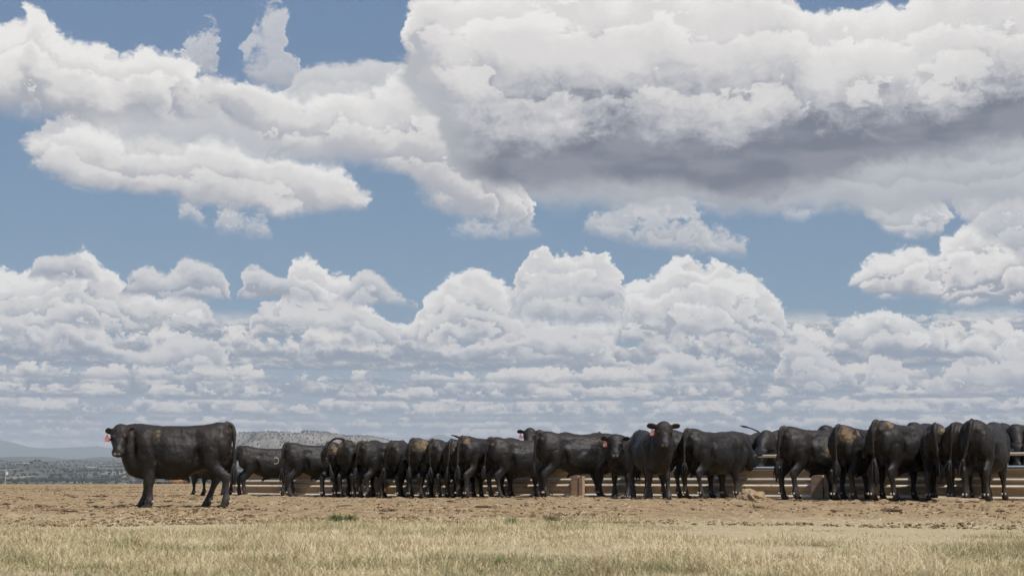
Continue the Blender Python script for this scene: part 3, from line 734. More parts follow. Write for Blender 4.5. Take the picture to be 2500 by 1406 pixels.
HEADS = {  # poll position, yaw to its left, pitch of the nose below level, roll
    'down': ((2.06, 0.0, 0.90), 0, 64, 0), 'level': ((2.06, 0.0, 1.20), 0, 42, 0), 'up': ((1.98, 0.0, 1.40), 0, 40, 0),
}
def animal_mesh(p):
    """one continuous body; x runs from the rump (0) to the nose, y to its left, z up"""
    B = Blob()
    fat = p.get('fat', 1.0); rnd = random.Random(p['seed'])
    j = lambda a: rnd.uniform(-a, a)
    belly = p.get('belly', 0.0)
    st = [(-.01, 1.24, 1.00, .08), (.045, 1.33, .90, .16), (.12, 1.378, .80, .225), (.22, 1.388, .73, .262), (.34, 1.368, .66, .282), (.46, 1.342, .615, .285), (.62, 1.328, .56, .305), (.80, 1.318, .51, .325),
          (1.0, 1.316, .490, .333), (1.18, 1.322, .500, .318), (1.34, 1.338, .488, .295), (1.50, 1.356, .475, .275), (1.62, 1.362, .50, .25), (1.73, 1.352, .56, .22), (1.81, 1.33, .66, .18), (1.87, 1.29, .80, .13)]
    Q = catmull([(x, 0, t, b - (belly * math.exp(-((x - .9) / .35) ** 2)), w * fat) for x, t, b, w in st], 3)
    Rg = []; a = np.linspace(0, 2 * np.pi, 28, endpoint=False)
    for x, _, t, b, w in Q:
        c, s_ = np.cos(a), np.sin(a); e = 0.82
        cy = np.sign(c) * np.abs(c) ** e; cz = np.sign(s_) * np.abs(s_) ** e
        zc = (t + b) / 2; hh = (t - b) / 2
        wz = 1 - 0.16 * np.clip(cz, 0, 1) ** 2 - 0.10 * np.clip(-cz, 0, 1) ** 2
        Rg.append(np.stack([np.full_like(a, x), cy * w * wz, zc + cz * hh], -1))
    B.rings(Rg)
    leg = p.get('legs', {})
    def off(k): return leg.get(k, (0, 0))
    for sgn, hk, fk in ((1, 'HL', 'FL'), (-1, 'HR', 'FR')):
        dx, dy = off(hk); y = .175 * sgn
        B.ell((.215, sgn * .155, 1.00), (.215, .125, .30)); B.ell((.30, sgn * .185, .83), (.155, .09, .21), (0.25, 'Y'))
        B.ell((.045, sgn * .10, 1.20), (.06, .05, .06))
        B.tube([(.27, y, .95, .11, .20), (.32 + dx * .25, y + dy * .2 + sgn * .01, .76, .105, .165), (.225 + dx * .45, y + dy * .45, .61, .078, .110), (.115 + dx * .62, y + dy * .62, .485, .062, .098),
                (.112 + dx * .72, y + dy * .72, .39, .050, .064), (.130 + dx * .88, y + dy * .88, .24, .044, .052), (.138 + dx * .95, y + dy * .95, .135, .060, .068), (.165 + dx, y + dy, .075, .058, .062), (.180 + dx, y + dy, .03, .062, .072)], 3, 12, up=(1, 0, 0), side=(0, 1, 0))
        B.ell((.045 + dx * .62, y + dy * .62, .515), (.034, .030, .055))
        dx, dy = off(fk); y = .165 * sgn
        B.ell((1.44, sgn * .19, .98), (.20, .10, .31), (-0.25, 'Y')); B.ell((1.33, sgn * .20, .74), (.125, .07, .16))
        B.tube([(1.38, y, .86, .11, .20), (1.345 + dx * .1, y + dy * .1, .67, .105, .155), (1.35 + dx * .35, y + dy * .3, .52, .082, .112), (1.362 + dx * .55, y + dy * .55, .40, .068, .084), (1.357 + dx * .62, y + dy * .62, .335, .052, .060),
                (1.35 + dx * .85, y + dy * .85, .21, .043, .050), (1.35 + dx * .94, y + dy * .94, .125, .060, .066), (1.375 + dx, y + dy, .07, .058, .060), (1.385 + dx, y + dy, .03, .062, .072)], 3, 12, up=(1, 0, 0), side=(0, 1, 0))
    B.ell((1.62, 0, .70), (.19, .15, .20), (0.5, 'Y'))                         # brisket
    B.ell((1.56, 0, 1.285), (.26, .09, .08))                                   # crest over the withers
    B.tube([(.90, 0, .53, .045, .05), (.79, 0, .50, .045, .05), (.715, 0, .465, .034, .036), (.675, 0, .405, .020, .020)], 3, 10)   # sheath
    if p.get('scrotum', True): B.ell((.20, 0, .70), (.055, .06, .10))
    # neck and head
    (hp, yaw, pit, rol) = p['head'] if not isinstance(p['head'], str) else HEADS[p['head']]
    hp = np.array(hp)
    Rm = np.array(Matrix.Rotation(R(yaw), 3, 'Z') @ Matrix.Rotation(R(pit), 3, 'Y') @ Matrix.Rotation(R(rol), 3, 'X'))
    back = hp + Rm @ np.array([0.03, 0, -.055])
    s0 = np.array([1.50, 0, 1.02]); s1 = np.array([1.70, 0, 1.03])
    mid = (s1 + back) * .5 + np.array([.02, 0, .03])
    B.tube([(*s0, .20, .31), (*s1, .175, .285), (*mid, .148, .225), (*(back * .85 + mid * .15), .125, .165), (*back, .11, .14)], 4, 16, up=(0, 0, 1))
    hr = [(-.08, .06, .06, -.10), (-.03, .11, .115, -.15), (.04, .142, .142, -.19), (.11, .152, .135, -.205), (.18, .145, .108, -.205), (.25, .120, .082, -.19), (.32, .099, .062, -.168), (.38, .088, .052, -.145),
          (.43, .093, .050, -.132), (.48, .096, .042, -.122), (.515, .080, .022, -.10), (.53, .050, -.01, -.075)]
    HS = np.array([.92, 1.12, 1.02])
    Rg = []; a = np.linspace(0, 2 * np.pi, 18, endpoint=False)
    for x, w, t, b in hr:
        c, s_ = np.cos(a), np.sin(a); wz = 1 - .30 * np.clip(-s_, 0, 1) ** 1.5
        L = np.stack([np.full_like(a, x), np.sign(c) * np.abs(c) ** .85 * w * wz, (t + b) / 2 + s_ * (t - b) / 2], -1)
        Rg.append(L * HS @ Rm.T + hp)
    B.rings(Rg)
    for sg in (1, -1):
        e = [(.050, .11, .030, .032, .026), (.040, .16, .035, .050, .020), (.030, .205, .035, .064, .018), (.025, .250, .025, .056, .016), (.020, .290, .010, .024, .014)]
        ea = p.get('ears', 0.0)
        E_ = []
        for x, y, z, ra, rb in e: E_.append((*(Rm @ np.array([x, y * sg, z + ea * (y - .1)]) * HS + hp), ra * 1.1, rb * 1.1))
        B.tube(E_, 3, 10, side=Rm @ np.array([-.2, 0, 1.0]))
        B.ell(Rm @ np.array([.185, sg * .098, .052]) * HS + hp, (.035, .03, .035))   # brow
        B.ell(Rm @ np.array([.16, sg * .085, -.10]) * HS + hp, (.075, .035, .07))   # jaw
        B.ell(Rm @ np.array([.50, sg * .04, .012]) * HS + hp, (.035, .032, .03))   # nostril wings
    # tail
    tm = p.get('tail', 'hang')
    sw = p.get('tsway', 0.0)
    if tm == 'hang': T = [(.10, 0, 1.365, .045, .04), (.00, 0, 1.345, .036, .034), (-.050, 0, 1.25, .031, .031), (-.064, sw * .2, 1.08, .027, .027), (-.070, sw * .55, .88, .025, .025), (-.074, sw, .68, .024, .024)]
    elif tm == 'arc': T = [(.10, 0, 1.37, .045, .04), (.0, .05, 1.42, .036, .034), (-.10, .17, 1.41, .028, .028), (-.15, .30, 1.28, .024, .024), (-.15, .36, 1.10, .022, .022), (-.12, .40, .92, .020, .020)]
    else: T = [(.10, 0, 1.36, .045, .04), (-.02, -.04, 1.39, .034, .034), (-.09, -.15, 1.45, .031, .031), (-.12, -.28, 1.50, .029, .029), (-.14, -.42, 1.54, .028, .028)]
    B.tube(T, 4, 10, up=(0.1, 1, 0.05))
    V = np.concatenate(B.V)
    me = bpy.data.meshes.new('rough'); me.from_pydata(V.tolist(), [], B.F); me.update()
    o = bpy.data.objects.new('rough', me); C.objects.link(o)
    rm = o.modifiers.new('r', 'REMESH'); rm.mode = 'VOXEL'; rm.voxel_size = p.get('voxel', .020); rm.use_smooth_shade = True
    sm = o.modifiers.new('s', 'SMOOTH'); sm.factor = 0.5; sm.iterations = p.get('smooth', 2)
    dg = bpy.context.evaluated_depsgraph_get()
    out = bpy.data.meshes.new_from_object(o.evaluated_get(dg)); out.name = 'body'
    bpy.data.objects.remove(o); bpy.data.meshes.remove(me)
    n = len(out.vertices); co = np.zeros(n * 3); out.vertices.foreach_get('co', co); co = co.reshape(-1, 3)
    x, y, z = co.T
    # hollows and folds of a muscled animal
    nr = np.zeros(n * 3); out.vertices.foreach_get('normal', nr); nr = nr.reshape(-1, 3)
    g = lambda cx, cz, rx, rz: np.exp(-((x - cx) / rx) ** 2 - ((z - cz) / rz) ** 2) * (np.abs(y) > .12)
    d = -0.026 * g(.56, 1.14, .10, .10) - 0.036 * g(.50, .80, .06, .17) - 0.020 * g(1.17, .84, .10, .22) - 0.024 * g(1.63, 1.02, .05, .24) + 0.020 * g(.92, .76, .22, .14) + 0.018 * g(1.42, 1.08, .12, .15) - .022 * g(.80, 1.12, .22, .07) - .020 * g(.18, .72, .06, .12) - .015 * g(.20, 1.22, .09, .07) + .012 * g(.34, .98, .08, .12)
    d = d * 1.6
    def crease(x0, z0, x1, z1, w, depth):
        L2 = (x1 - x0) ** 2 + (z1 - z0) ** 2; t = np.clip(((x - x0) * (x1 - x0) + (z - z0) * (z1 - z0)) / L2, 0, 1)
        q = np.hypot(x - x0 - t * (x1 - x0), z - z0 - t * (z1 - z0)) / w
        return -depth * np.exp(-q * q) * (1 - 0.7 * np.abs(2 * t - 1) ** 3) * (np.abs(y) > .10)
    d += crease(.60, .60, .50, .98, .035, .030) + crease(1.21, .52, 1.24, .84, .035, .028) + crease(1.24, .84, 1.36, 1.20, .05, .018) + crease(1.56, .62, 1.60, 1.15, .05, .022)
    d += crease(.10, .62, .16, 1.00, .035, .018) + crease(.64, 1.19, 1.10, 1.22, .035, .014) - crease(.55, .74, .95, .58, .04, .012)
    d += 0.022 * (fb(x * 3.2 + p['seed'], z * 3.4 + y * 3, 4, .55))
    d += 0.006 * np.sin((x * 30 + z * 22)) * np.exp(-((x - 1.72) / .12) ** 2 - ((z - 1.0) / .2) ** 2)
    co = co + nr * d[:, None]
    out.vertices.foreach_set('co', co.ravel())
    attr(out, 'top', np.clip((z - .95) / .4, -1, 1) + p.get('brownish', rnd.uniform(-.1, .35)))
    attr(out, 'dust', np.clip(1 - z / .66, 0, 1) + p.get('dusty', rnd.uniform(0, .14)) + .38 * (x < -.025))
    dirt = np.zeros(n)
    for cx, cy, cz, rr_, st_ in p.get('dirt', []):
        dirt = np.maximum(dirt, st_ * np.clip(1.3 - np.sqrt((x - cx) ** 2 + (y - cy) ** 2 + (z - cz) ** 2) / rr_, 0, 1))
    attr(out, 'dirt', dirt)
    br = np.zeros(n)
    if 'brand' in p:
        cx, cy, cz, q = p['brand']; rad = np.hypot(x - cx, z - cz)
        br = ((np.abs(rad - q) < .014) & (y * cy > 0) & ((x - cx) > -q * .4)).astype(float)
    attr(out, 'brand', br)
    H = (co - hp) @ Rm / HS
    attr(out, 'muzzle', np.clip((H[:, 0] - .492) / .02, 0, 1) * np.clip((.072 - np.abs(H[:, 1])) / .02, 0, 1) * np.clip((H[:, 2] + .05) / .03, 0, 1))
    nos = np.zeros(n)
    for sg in (1, -1): nos = np.maximum(nos, np.clip(1.4 - np.sqrt(((H[:, 0] - .53) / .03) ** 2 + ((H[:, 1] - sg * .042) / .017) ** 2 + ((H[:, 2] - .005) / .016) ** 2), 0, 1))
    attr(out, 'nostril', nos)
    out.materials.append(p.get('hide', HIDE))
    out.polygons.foreach_set('use_smooth', np.full(len(out.polygons), True))
    return out, hp, Rm, T

def switch_mesh(T, p):
    """the tuft of long hair on the end of the tail"""
    rs_ = random.Random(p['seed'] + 5)
    e = np.array(T[-1][:3]); d0 = e - np.array(T[-2][:3]); d0 /= np.linalg.norm(d0)
    B = Blob(); L = p.get('switch', .34); up_ = p.get('tail') == 'flick'
    for i in range(30):
        w = np.array([rs_.gauss(0, .026), rs_.gauss(0, .030), 0]); l = L * rs_.uniform(.65, 1.1)
        g_ = np.array([0, 0, .05 if up_ else -1.0])
        P = []
        for t in (0, .3, .6, 1.0):
            k = 0.6 * t if not up_ else .15 * t
            dd = d0 * (1 - k) + g_ * k
            c = e - d0 * .04 + dd * l * t + w * (math.sin(min(t * 2.2, 2.4)) * .85 + .15) + np.array([rs_.gauss(0, .004), rs_.gauss(0, .004), 0])
            P.append((*c, (.013 * (1 - t * .8) + .002), (.013 * (1 - t * .8) + .002)))
        B.tube(P, 2, 5, up=(1, .2, .1))
    return np.concatenate(B.V), B.F
def hoof_mesh(cx, cy, dc=.115):
    B = Blob()
    for s_ in (1, -1):
        yy = cy + s_ * .026
        B.rings([np.array([(cx + dx_ * k + ox, yy + dy_ * k, z) for dx_, dy_ in [(math.cos(a) * .062, math.sin(a) * .026) for a in np.linspace(0, 6.283, 10, endpoint=False)]]) for z, k, ox in ((0.0, 1.05, .02), (.03, .98, .012), (.062, .82, 0.0))])
    n0 = len(B.F)
    for s_ in (1, -1): B.ell((cx - dc, cy + s_ * .030, .112), (.020, .018, .024))
    return np.concatenate(B.V), B.F, [0] * n0 + [1] * (len(B.F) - n0)
def tag_mesh(c, Rm, side):
    """a flat house-shaped ear tag hanging under the ear, with its stud"""
    out = [(-.036, -.085), (.036, -.085), (.038, -.030), (.014, -.010), (.010, .018), (-.010, .018), (-.014, -.010), (-.038, -.030)]
    V = []; n = len(out)
    for t in (.003, -.003):
        for a, b in out: V.append((t, a, b))
    Fc = [tuple(range(n)), tuple(range(2 * n - 1, n - 1, -1))] + [(i, i + n, (i + 1) % n + n, (i + 1) % n) for i in range(n)]
    mi = [0] * len(Fc)
    b0 = len(V)
    for t in (.0035, .011):
        for k in range(8): V.append((t, math.cos(k * .785) * .009, .004 + math.sin(k * .785) * .009))
    Fc += [(b0 + k, b0 + (k + 1) % 8, b0 + 8 + (k + 1) % 8, b0 + 8 + k) for k in range(8)] + [tuple(b0 + 8 + k for k in range(8))]; mi += [1] * 9
    fw = Rm @ np.array([1.0, 0, .35]); fw[2] = fw[2] * .3; fw /= np.linalg.norm(fw)
    up_ = np.array([0, 0, 1.0]); sd_ = np.cross(up_, fw); sd_ /= np.linalg.norm(sd_); up_ = np.cross(fw, sd_)
    V = np.array(V) * 1.15
    V = np.outer(V[:, 0], fw) + np.outer(V[:, 1], sd_) + np.outer(V[:, 2], up_) + c + fw * .02
    return V, Fc, mi

HERD = 'black bulls feeding along the ribbed feed bunk'
def make_bull(loc, theta, label, scale=1.0, group=None, **p):
    """loc = world point under the middle of the back; theta = heading, degrees clockwise from straight away"""
    p.setdefault('head', 'down'); p.setdefault('seed', 1)
    vr = random.Random(p['seed'] * 7 + 3)                       # no two alike: build, belly and stance differ a little
    p.setdefault('fat', vr.uniform(.94, 1.07)); p.setdefault('belly', vr.uniform(-.01, .05))
    if 'legs' not in p: p['legs'] = {k: (vr.uniform(-.09, .10), vr.uniform(-.03, .03)) for k in ('HL', 'HR', 'FL', 'FR')}
    if p['head'] == 'down' : p['head'] = ((2.06, vr.uniform(-.12, .12), .90), vr.uniform(-12, 12), 64, 0)
    p.setdefault('tsway', vr.uniform(-.07, .07))
    rz = R(90 - theta)
    root = empty('bull', (loc[0], loc[1], float(gz(loc[0], loc[1])) - 0.004), rz, scale)
    root.scale.x = scale * p.get('sx', 1.0)
    tag(root, label, 'bull', group)
    me, hp, Rm, T = animal_mesh(p)
    body = bpy.data.objects.new('body', me); C.objects.link(body); body.parent = root
    sh = np.array([-.95, 0, 0]); body.location = sh
    def child(name, V, Fc, mats, midx=None, smooth=True):
        o = mesh_obj(name, np.asarray(V).tolist(), Fc, mats, root, smooth, midx); o.location = sh; return o
    legs = p.get('legs', {})
    for k, x0, y0 in (('HL', .195, .175), ('HR', .195, -.175), ('FL', 1.40, .165), ('FR', 1.40, -.165)):
        dx, dy = legs.get(k, (0, 0)); V, Fc, mi = hoof_mesh(x0 + dx, y0 + dy, .122 if k[0] == 'H' else .105); child('hoof', V, Fc, [HORN, CLAW], mi)
    V, Fc = switch_mesh(T, p); child('tail_hair', V, Fc, HAIR)
    for sg in (1, -1):
        B = Blob(); B.ell(Rm @ np.array([.195, sg * .128, .035]) * 1.12 + hp, (.020, .020, .020)); child('eye', B.V[0], B.F, EYE)
    if p.get('eartag'):
        sg = p['eartag']; c = Rm @ np.array([.075, sg * .200, -.015]) * 1.12 + hp
        V, Fc, mi = tag_mesh(c, Rm, sg); o = child('ear_tag', V, Fc, [TAG, TAGMARK], mi, False); o['label'] = 'red plastic ear tag'
    return root
def px_ground(u, Y): return ((u - 1250) / F_PX * Y, Y)
def at_bunk(u, theta, label, scale=1.0, reach=1.98, **p):
    """stand with the chest at the bunk and the rump showing at photo column u"""
    h = np.array([math.sin(R(theta)), math.cos(R(theta))])
    lo, hi = -12, BLEN + 3
    for _ in range(50):
        mid = (lo + hi) / 2; q = bunk_pt(mid, -.12) - h * reach * scale
        if 1250 + F_PX * q[0] / q[1] < u: lo = mid
        else: hi = mid
    q = bunk_pt(lo, -.12) - h * (reach - .95) * scale
    return make_bull(q, theta, label, scale, HERD, **p)
def far_side(u, theta, label, scale=1.0, off=2.15, **p):
    s = s_of_px(u, off); q = bunk_pt(s, off)
    return make_bull(q, theta, label, scale, 'black bulls on the far side of the feed bunk', **p)

RUMP = (.10, -.13, 1.22); HIP = (.32, -.22, 1.22)
# the lone bull in the foreground
make_bull(px_ground(433, 23.15), -91, 'lone black bull standing side-on in the foreground, red ear tag, mud streak on back', 1.0, None,
          head=((1.86, .12, 1.25), 97, 52, 4), seed=2, sx=.935, voxel=.014, smooth=3, eartag=-1, ears=-.03, tail='hang', tsway=.02, switch=.36,
          legs=dict(FL=(-.03, .0), FR=(.18, -.02), HL=(-.13, .02), HR=(.26, -.02)),
          dirt=[(1.20, .22, 1.24, .055, .95), (1.19, .25, 1.16, .045, .8), (1.16, .27, 1.08, .035, .7), (.90, .2, 1.29, .035, .9), (1.97, .36, 1.0, .08, .55), (1.20, .3, .72, .12, .42)])
# bulls near the left end of the bunk
make_bull(px_ground(517, 39.3), -52, 'bull half hidden behind the lone foreground bull, only its legs showing under the belly', .97, HERD, seed=3, legs=dict(FL=(.05, 0), HR=(.1, 0)), head='up')
at_bunk(586, 78, 'low brownish bull at the bunk\'s left end with a pale ring brand on its ribs', .96, seed=4, brownish=.35, brand=(1.02, -1, .98, .085), legs=dict(FR=(-.12, 0), HR=(.05, 0), HL=(-.1, 0)), dirt=[(1.1, -.3, 1.0, .03, .8)])
at_bunk(700, 70, 'smooth black bull second from the left end, with a clean side and hanging sheath', 1.0, seed=5, legs=dict(HR=(-.05, 0), HL=(.12, 0), FR=(.04, 0)), dirt=[(1.0, -.2, 1.29, .03, .9), (.02, 0, 1.1, .05, .6)])
at_bunk(802, 24, 'bull seen from behind with tail curling right and mud on both hips', 1.0, seed=6, tsway=-.16, dirt=[(.08, .13, 1.18, .17, .75), (.1, -.15, 1.18, .17, .8)])
at_bunk(838, 32, 'bull arching its tail up and out to the left over a mud caked rump', 1.02, seed=7, tail='arc', dirt=[(.08, .1, 1.2, .2, .85), (.3, -.15, 1.33, .16, .7)])
at_bunk(880, 52, 'bull with clean dark hide just left of the first rusty support', 1.0, seed=8, legs=dict(HR=(.0, 0)), dirt=[(.6, -.25, 1.1, .04, .8)])
at_bunk(953, 38, 'bull swishing its tail with one hind leg set back by the first support', 1.0, seed=9, tsway=.12, switch=.42, legs=dict(HL=(-.12, .16)), dirt=[(.02, .05, 1.1, .07, .6)])
at_bunk(1005, 42, 'bull with a broad tan dust patch across its rump and a dirty tail', 1.03, seed=10, dirt=[(.25, -.2, 1.22, .27, .8), (.08, -.12, 1.15, .16, .8), (-.05, 0, .9, .07, .7)])
at_bunk(1053, 38, 'plain black bull between the dust patched one and the mud smeared pair', 1.0, seed=11, dirt=[(.05, 0, 1.2, .05, .6)])
at_bunk(1101, 22, 'narrow view of a bull with brownish hind legs squeezed behind its neighbour', 1.0, seed=12, brownish=.3, dusty=.35, dirt=[(.06, -.1, 1.15, .14, .7)])
at_bunk(1124, 47, 'bull with mud on its tail head and a muddy tuft, left of centre', 1.04, seed=13, switch=.40, dirt=[(.10, -.12, 1.24, .14, .8), (.18, -.05, 1.38, .06, .9), (-.06, 0, .62, .07, .8)])
at_bunk(1193, 60, 'brown tinged bull near the centre whose tagged ear shows beside the big side-on bull', 1.0, seed=14, head=((2.0, -.05, 1.10), -10, 30, 0), eartag=-1, brownish=.45, dirt=[(.06, -.1, 1.2, .09, .8)], legs=dict(HR=(.05, 0), FR=(.05, 0)))
# the centre group
make_bull(px_ground(1412, 32.0), 66, 'big glossy bull standing side-on at the centre with dusty brown shoulders', 1.05, HERD, seed=15, voxel=.017, head=((1.98, .22, 1.0), 40, 55, 0), belly=.02,
          legs=dict(HR=(-.05, 0), HL=(.02, 0), FR=(.02, 0), FL=(.14, 0)), dirt=[(1.22, -.2, 1.18, .22, .42)], brownish=.1)
make_bull(px_ground(1530, 31.9), 203, 'bull facing the camera beside the big side-on bull, pale muzzle and red ear tag', 1.0, HERD, seed=16, voxel=.016, head=((1.93, .06, 1.27), 14, 52, 0), eartag=-1, legs=dict(FL=(.1, 0)))
make_bull(px_ground(1588, 29.6), 170, 'tall bull facing the camera with its head highest, both ears out and red ear tag', 1.03, HERD, seed=17, voxel=.015, head=((1.86, .0, 1.41), -12, 52, 0), eartag=-1, ears=.10,
          legs=dict(FL=(.12, .03), FR=(.0, 0), HL=(.0, .0), HR=(.08, -.02)), scrotum=False)
at_bunk(1622, 55, 'bull mostly hidden between the tall facing bull and the one to its right', 1.04, seed=18, brownish=.2)
at_bunk(1672, 46, 'long bodied bull with high shoulder hump just right of the tall facing bull', 1.05, seed=19, brownish=.15, legs=dict(HL=(.05, .0), HR=(.1, 0), FR=(.05, 0)), dirt=[(.08, -.08, 1.2, .07, .7)], switch=.26)
# the right-hand group
at_bunk(1905, 60, 'bull with loose tail tuft and mud on its flank above the second right support', 1.05, seed=20, tsway=.06, switch=.36, belly=.03, dirt=[(.85, -.3, .92, .20, .62), (.5, -.25, 1.1, .05, .6)], legs=dict(HR=(.02, 0), HL=(.0, 0)))
at_bunk(2040, 42, 'bull with a large yellow mud patch over its whole rump', 1.05, seed=21, dirt=[(.1, -.16, 1.2, .22, .85), (.38, -.22, 1.24, .09, .9)], legs=dict(HR=(.08, 0)))
at_bunk(2130, 50, 'tallest bull of the right group, pale mud on its hip and a thick muddy tail', 1.10, seed=22, dirt=[(.22, -.16, 1.30, .12, .95), (.95, -.15, 1.31, .06, .95)], switch=.45, brownish=.2, legs=dict(HR=(.15, 0), HL=(-.02, 0)))
at_bunk(2278, 20, 'slim bull seen from behind with mud beside its tail, third from the right', 1.04, seed=23, dirt=[(.1, -.14, 1.22, .14, .9), (.06, .15, 1.22, .08, .8)], brownish=.2, fat=.9)
at_bunk(2322, 34, 'bull squeezed behind the tail of the last bull on the right, second from the right', 1.04, seed=24, brownish=.2)
at_bunk(2366, 32, 'last bull on the right of the near row, angular hips and tail hanging left', 1.08, seed=25, tsway=.14, switch=.34, dusty=.1, legs=dict(HR=(.05, 0), FR=(.1, 0)))
# bulls across the bunk
far_side(945, 205, 'brown backed bull across the bunk showing only its back left of the first support', 1.06, seed=31, brownish=.6)
far_side(1100, 205, 'bull across the bunk flicking its tail tip up left of centre', .98, seed=32, tail='flick', switch=.16)
far_side(1314, 196, 'bull across the bunk looking at the camera over the others with red ear tag', 1.04, off=2.2, seed=33, voxel=.017, head=((1.92, .05, 1.42), 12, 48, 0), eartag=-1, brownish=.5)
far_side(1415, 215, 'bull across the bunk, a back hump above the big side-on bull', 1.06, seed=34)
far_side(1826, 207, 'bull across the bunk with its tail flicked up to the left', .99, seed=35, tail='flick', switch=.20)
far_side(1880, 200, 'bull across the bunk with a reddish brown back line beside the tail flicking one', 1.02, seed=36, brownish=.5, dirt=[(.6, 0, 1.33, .12, .5)])
far_side(2030, 205, 'bull across the bunk, back hump left of the yellow mud patched bull', 1.08, seed=37)
far_side(2240, 205, 'bull across the bunk behind the gap right of the tallest bull', 1.09, seed=38, brownish=.2)
far_side(2335, 200, 'bull across the bunk peeking above the slim bull seen from behind', 1.08, seed=39)
far_side(2432, 205, 'bull across the bunk behind the last bull of the near row', 1.07, seed=40, brownish=.4)
far_side(2480, 203, 'dusty brown bull across the bunk at the right edge, back level with its neighbours', 1.03, seed=42, brownish=.6)
far_side(2545, 218, 'brownish bull across the bunk at the right edge with its head lowered to the feed', 1.02, seed=41, brownish=.7)

# ------------------------------------------------------------------ air between here and the mountains
hb = bmesh.new(); bmesh.ops.create_cube(hb, size=1.0)
for v in hb.verts: v.co = Vector((v.co.x * 46000, v.co.y * 46000, -80 if v.co.z < 0 else 520))
hm = bpy.data.meshes.new('haze'); hb.to_mesh(hm); hb.free()
haze = bpy.data.objects.new('haze', hm); C.objects.link(haze); haze['kind'] = 'stuff'
mt = bpy.data.materials.new('haze_air'); mt.use_nodes = True; mt.node_tree.nodes.clear()
pv = mt.node_tree.nodes.new('ShaderNodeVolumePrincipled'); mo = mt.node_tree.nodes.new('ShaderNodeOutputMaterial')
mt.node_tree.links.new(pv.outputs[0], mo.inputs['Volume'])
pv.inputs['Color'].default_value = (0.82, 0.88, 0.95, 1); pv.inputs['Density'].default_value = 1.0e-4; pv.inputs['Anisotropy'].default_value = 0.0
hm.materials.append(mt)

# ------------------------------------------------------------------ small things about the yard
def lump_mesh(name, sx, sy, sz, seed, mat, parent=None, sub=5):
    bm = bmesh.new(); bmesh.ops.create_icosphere(bm, subdivisions=sub, radius=1.0)
    for v in bm.verts:
        p = v.co.copy(); d = 1 + 0.30 * mnoise.fractal(p * 1.6 + Vector((seed, 0, 0)), 0.8, 2.1, 5) + 0.10 * mnoise.noise(p * 9 + Vector((0, seed, 0)))
        v.co = Vector((p.x * sx * d, p.y * sy * d, max(p.z, -0.35) * sz * d))
    me = bpy.data.meshes.new(name); bm.to_mesh(me); bm.free(); me.materials.append(mat)
    me.polygons.foreach_set('use_smooth', np.full(len(me.polygons), True))
    o = bpy.data.objects.new(name, me); C.objects.link(o)
    if parent: o.parent = parent
    return o
def on_yard(o, u, Y, dz=0.0):
    x, y = px_ground(u, Y); o.location = (x, y, float(gz(x, y)) + float(fb(np.array([x * .16]), np.array([y * .22]), 3)[0]) * .045 + dz)
    return o
MOUND = plain('crumbly_soil', (0.29, 0.215, 0.135), 0.95, 0.1, 0.35, 9)
tag(on_yard(lump_mesh('soil_mound', .27, .26, .19, 4.2, MOUND), 1826, 28.6, .02), 'crumbly tan soil mound heaped in front of the feed bunk', 'mound')
tag(on_yard(lump_mesh('soil_ridge', .55, .25, .09, 8.9, MOUND), 2325, 26.4, .0), 'low tan soil ridge at the hooves of the right-hand bulls', 'mound')

def weed(u, Y, h, n, spread, mat_hue, label, seed, leafy=False, cat='plant', name='weed', width=0.0035):
    rs_ = np.random.RandomState(seed); x0, y0 = px_ground(u, Y)
    X = x0 + rs_.normal(0, spread * .35, n); Y_ = y0 + rs_.normal(0, spread * .35, n)
    o = blades(name, X, Y_, h * (0.45 + 0.55 * rs_.rand(n)), np.full(n, width), rs_.uniform(.1, 1.5 if leafy else .35, n), np.clip(rs_.normal(mat_hue, .08, n), 0, 1), WEED if leafy else BLADE, 4)
    me = o.data; me.transform(Matrix.Translation((-x0, -y0, 0))); o.location = (x0, y0, 0)
    tag(o, label, cat, 'weeds standing in the pasture')
    return o
def mat_weed():
    m = M('green_leaf', 0.6, 0.3)
    c = m.ramp(m.attr('hue'), [(0.0, (0.055, 0.085, 0.025)), (0.5, (0.12, 0.165, 0.05)), (0.8, (0.20, 0.21, 0.10)), (1.0, (0.16, 0.10, 0.06))])
    m.colour(c); return m.m
WEED = mat_weed()
weed(826, 15.6, .15, 300, .12, .35, 'dark green leafy weed left of centre, larger of the close pair', 1, True, width=.006)
weed(862, 15.9, .13, 160, .08, .30, 'small dark green weed right of the larger one in the close pair', 2, True, width=.006)
weed(1252, 14.8, .15, 70, .05, .55, 'thin green weed at the near edge of the bare yard below centre', 3, True, width=.005)
weed(1345, 15.4, .15, 200, .13, .92, 'brownish twiggy weed clump right of centre', 4, True, width=.004)
weed(1225, 8.3, .10, 90, .05, .45, 'bluish green tuft low in the foreground grass below centre', 5, True, width=.004)
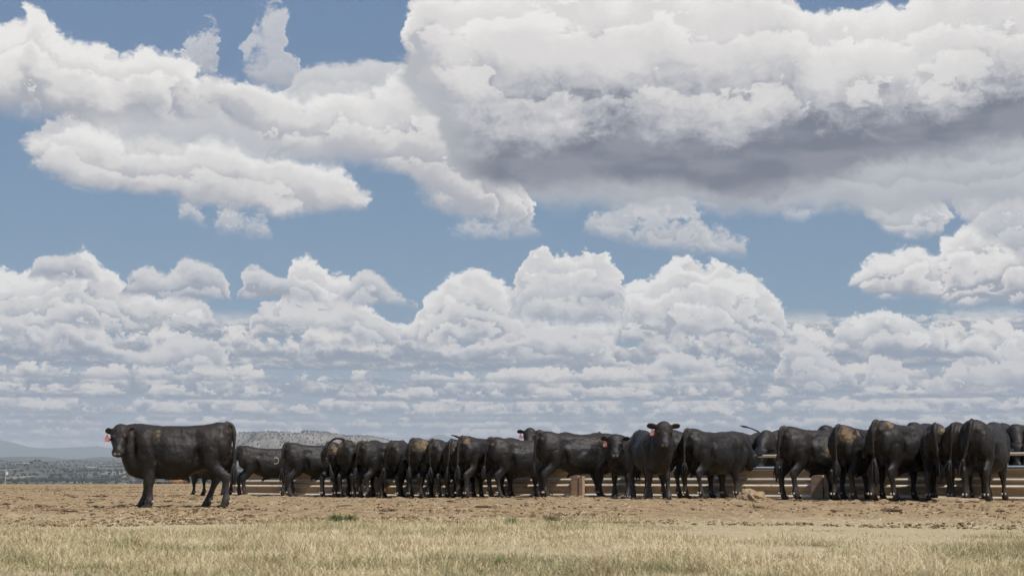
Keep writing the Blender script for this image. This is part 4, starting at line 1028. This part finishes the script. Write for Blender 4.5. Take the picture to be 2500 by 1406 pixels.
# the tall bent seed stalk
def stalk(u, Y, pts_, label):
    x0, y0 = px_ground(u, Y); B = Blob(); B.tube([(a, 0, b, r_, r_) for a, b, r_ in pts_], 4, 6, up=(0, 1, 0))
    o = mesh_obj('dry_stalk', B.V[0].tolist(), B.F, STRAW); o.location = (x0, y0, float(gz(x0, y0)) - .02)
    tag(o, label, 'grass stalk'); return o
stalk(1396, 11.5, [(0, 0, .004), (.01, .07, .004), (.025, .14, .004), (.05, .20, .006), (.075, .235, .007), (.09, .25, .002)], 'tall pale dry seed stalk bending right below the centre support')

# marker post far left
xp, yp = px_ground(24, 88)
post = empty('marker_post', (xp, yp, float(gz(xp, yp)))); tag(post, 'thin tan marker post with a small white plate on the plateau edge', 'post')
B = Blob(); B.tube([(0, 0, -.2, .028, .028), (.01, 0, .5, .026, .026), (0, 0, 1.02, .022, .022)], 4, 8, up=(0, 1, 0)); mesh_obj('pole', B.V[0].tolist(), B.F, RAILM, post)
V, Fc = [], []; box(V, Fc, .02, .17, -.05, -.03, .62, .84); mesh_obj('plate', V, Fc, plain('white_plate', (.55, .54, .52), .5), post, False)

# far grazing cows beyond the lip of the plateau
TAN = mat_hide('tan_hide', (0.52, 0.30, 0.12), (0.55, 0.34, 0.15)); RED = mat_hide('reddish_hide', (0.22, 0.085, 0.04), (0.28, 0.12, 0.06))
def far_cow(u, Y, theta, hide, label, scale):
    x, y = px_ground(u, Y); p = dict(seed=int(u), head='down', voxel=.05, smooth=1, hide=hide)
    root = empty('cow', (x, y, float(gz(x, y)) - .02), R(90 - theta), scale); tag(root, label, 'cow')
    me, hp, Rm, T = animal_mesh(p); b = bpy.data.objects.new('body', me); C.objects.link(b); b.parent = root; b.location = (-.95, 0, 0)
far_cow(435, 292, 80, TAN, 'tiny tan cow far off under the belly of the lone bull', 1.1)
far_cow(456, 300, 96, RED, 'tiny reddish cow far off right of the tan one', .85)
n = 900; A = np.arctan((rs.uniform(384, 428, n) - 1250) / F_PX); r = rs.uniform(245, 262, n)
Xs, Ys = r * np.sin(A), r * np.cos(A)
tag(blob_cloud('sagebrush', np.stack([Xs, Ys, gz(Xs, Ys) + .15 + .25 * rs.rand(n)], -1), .12 + .12 * rs.rand(n), JUN, 5, 1.0), 'dark line of low brush on the far lip of the plateau', 'brush', kind='stuff')
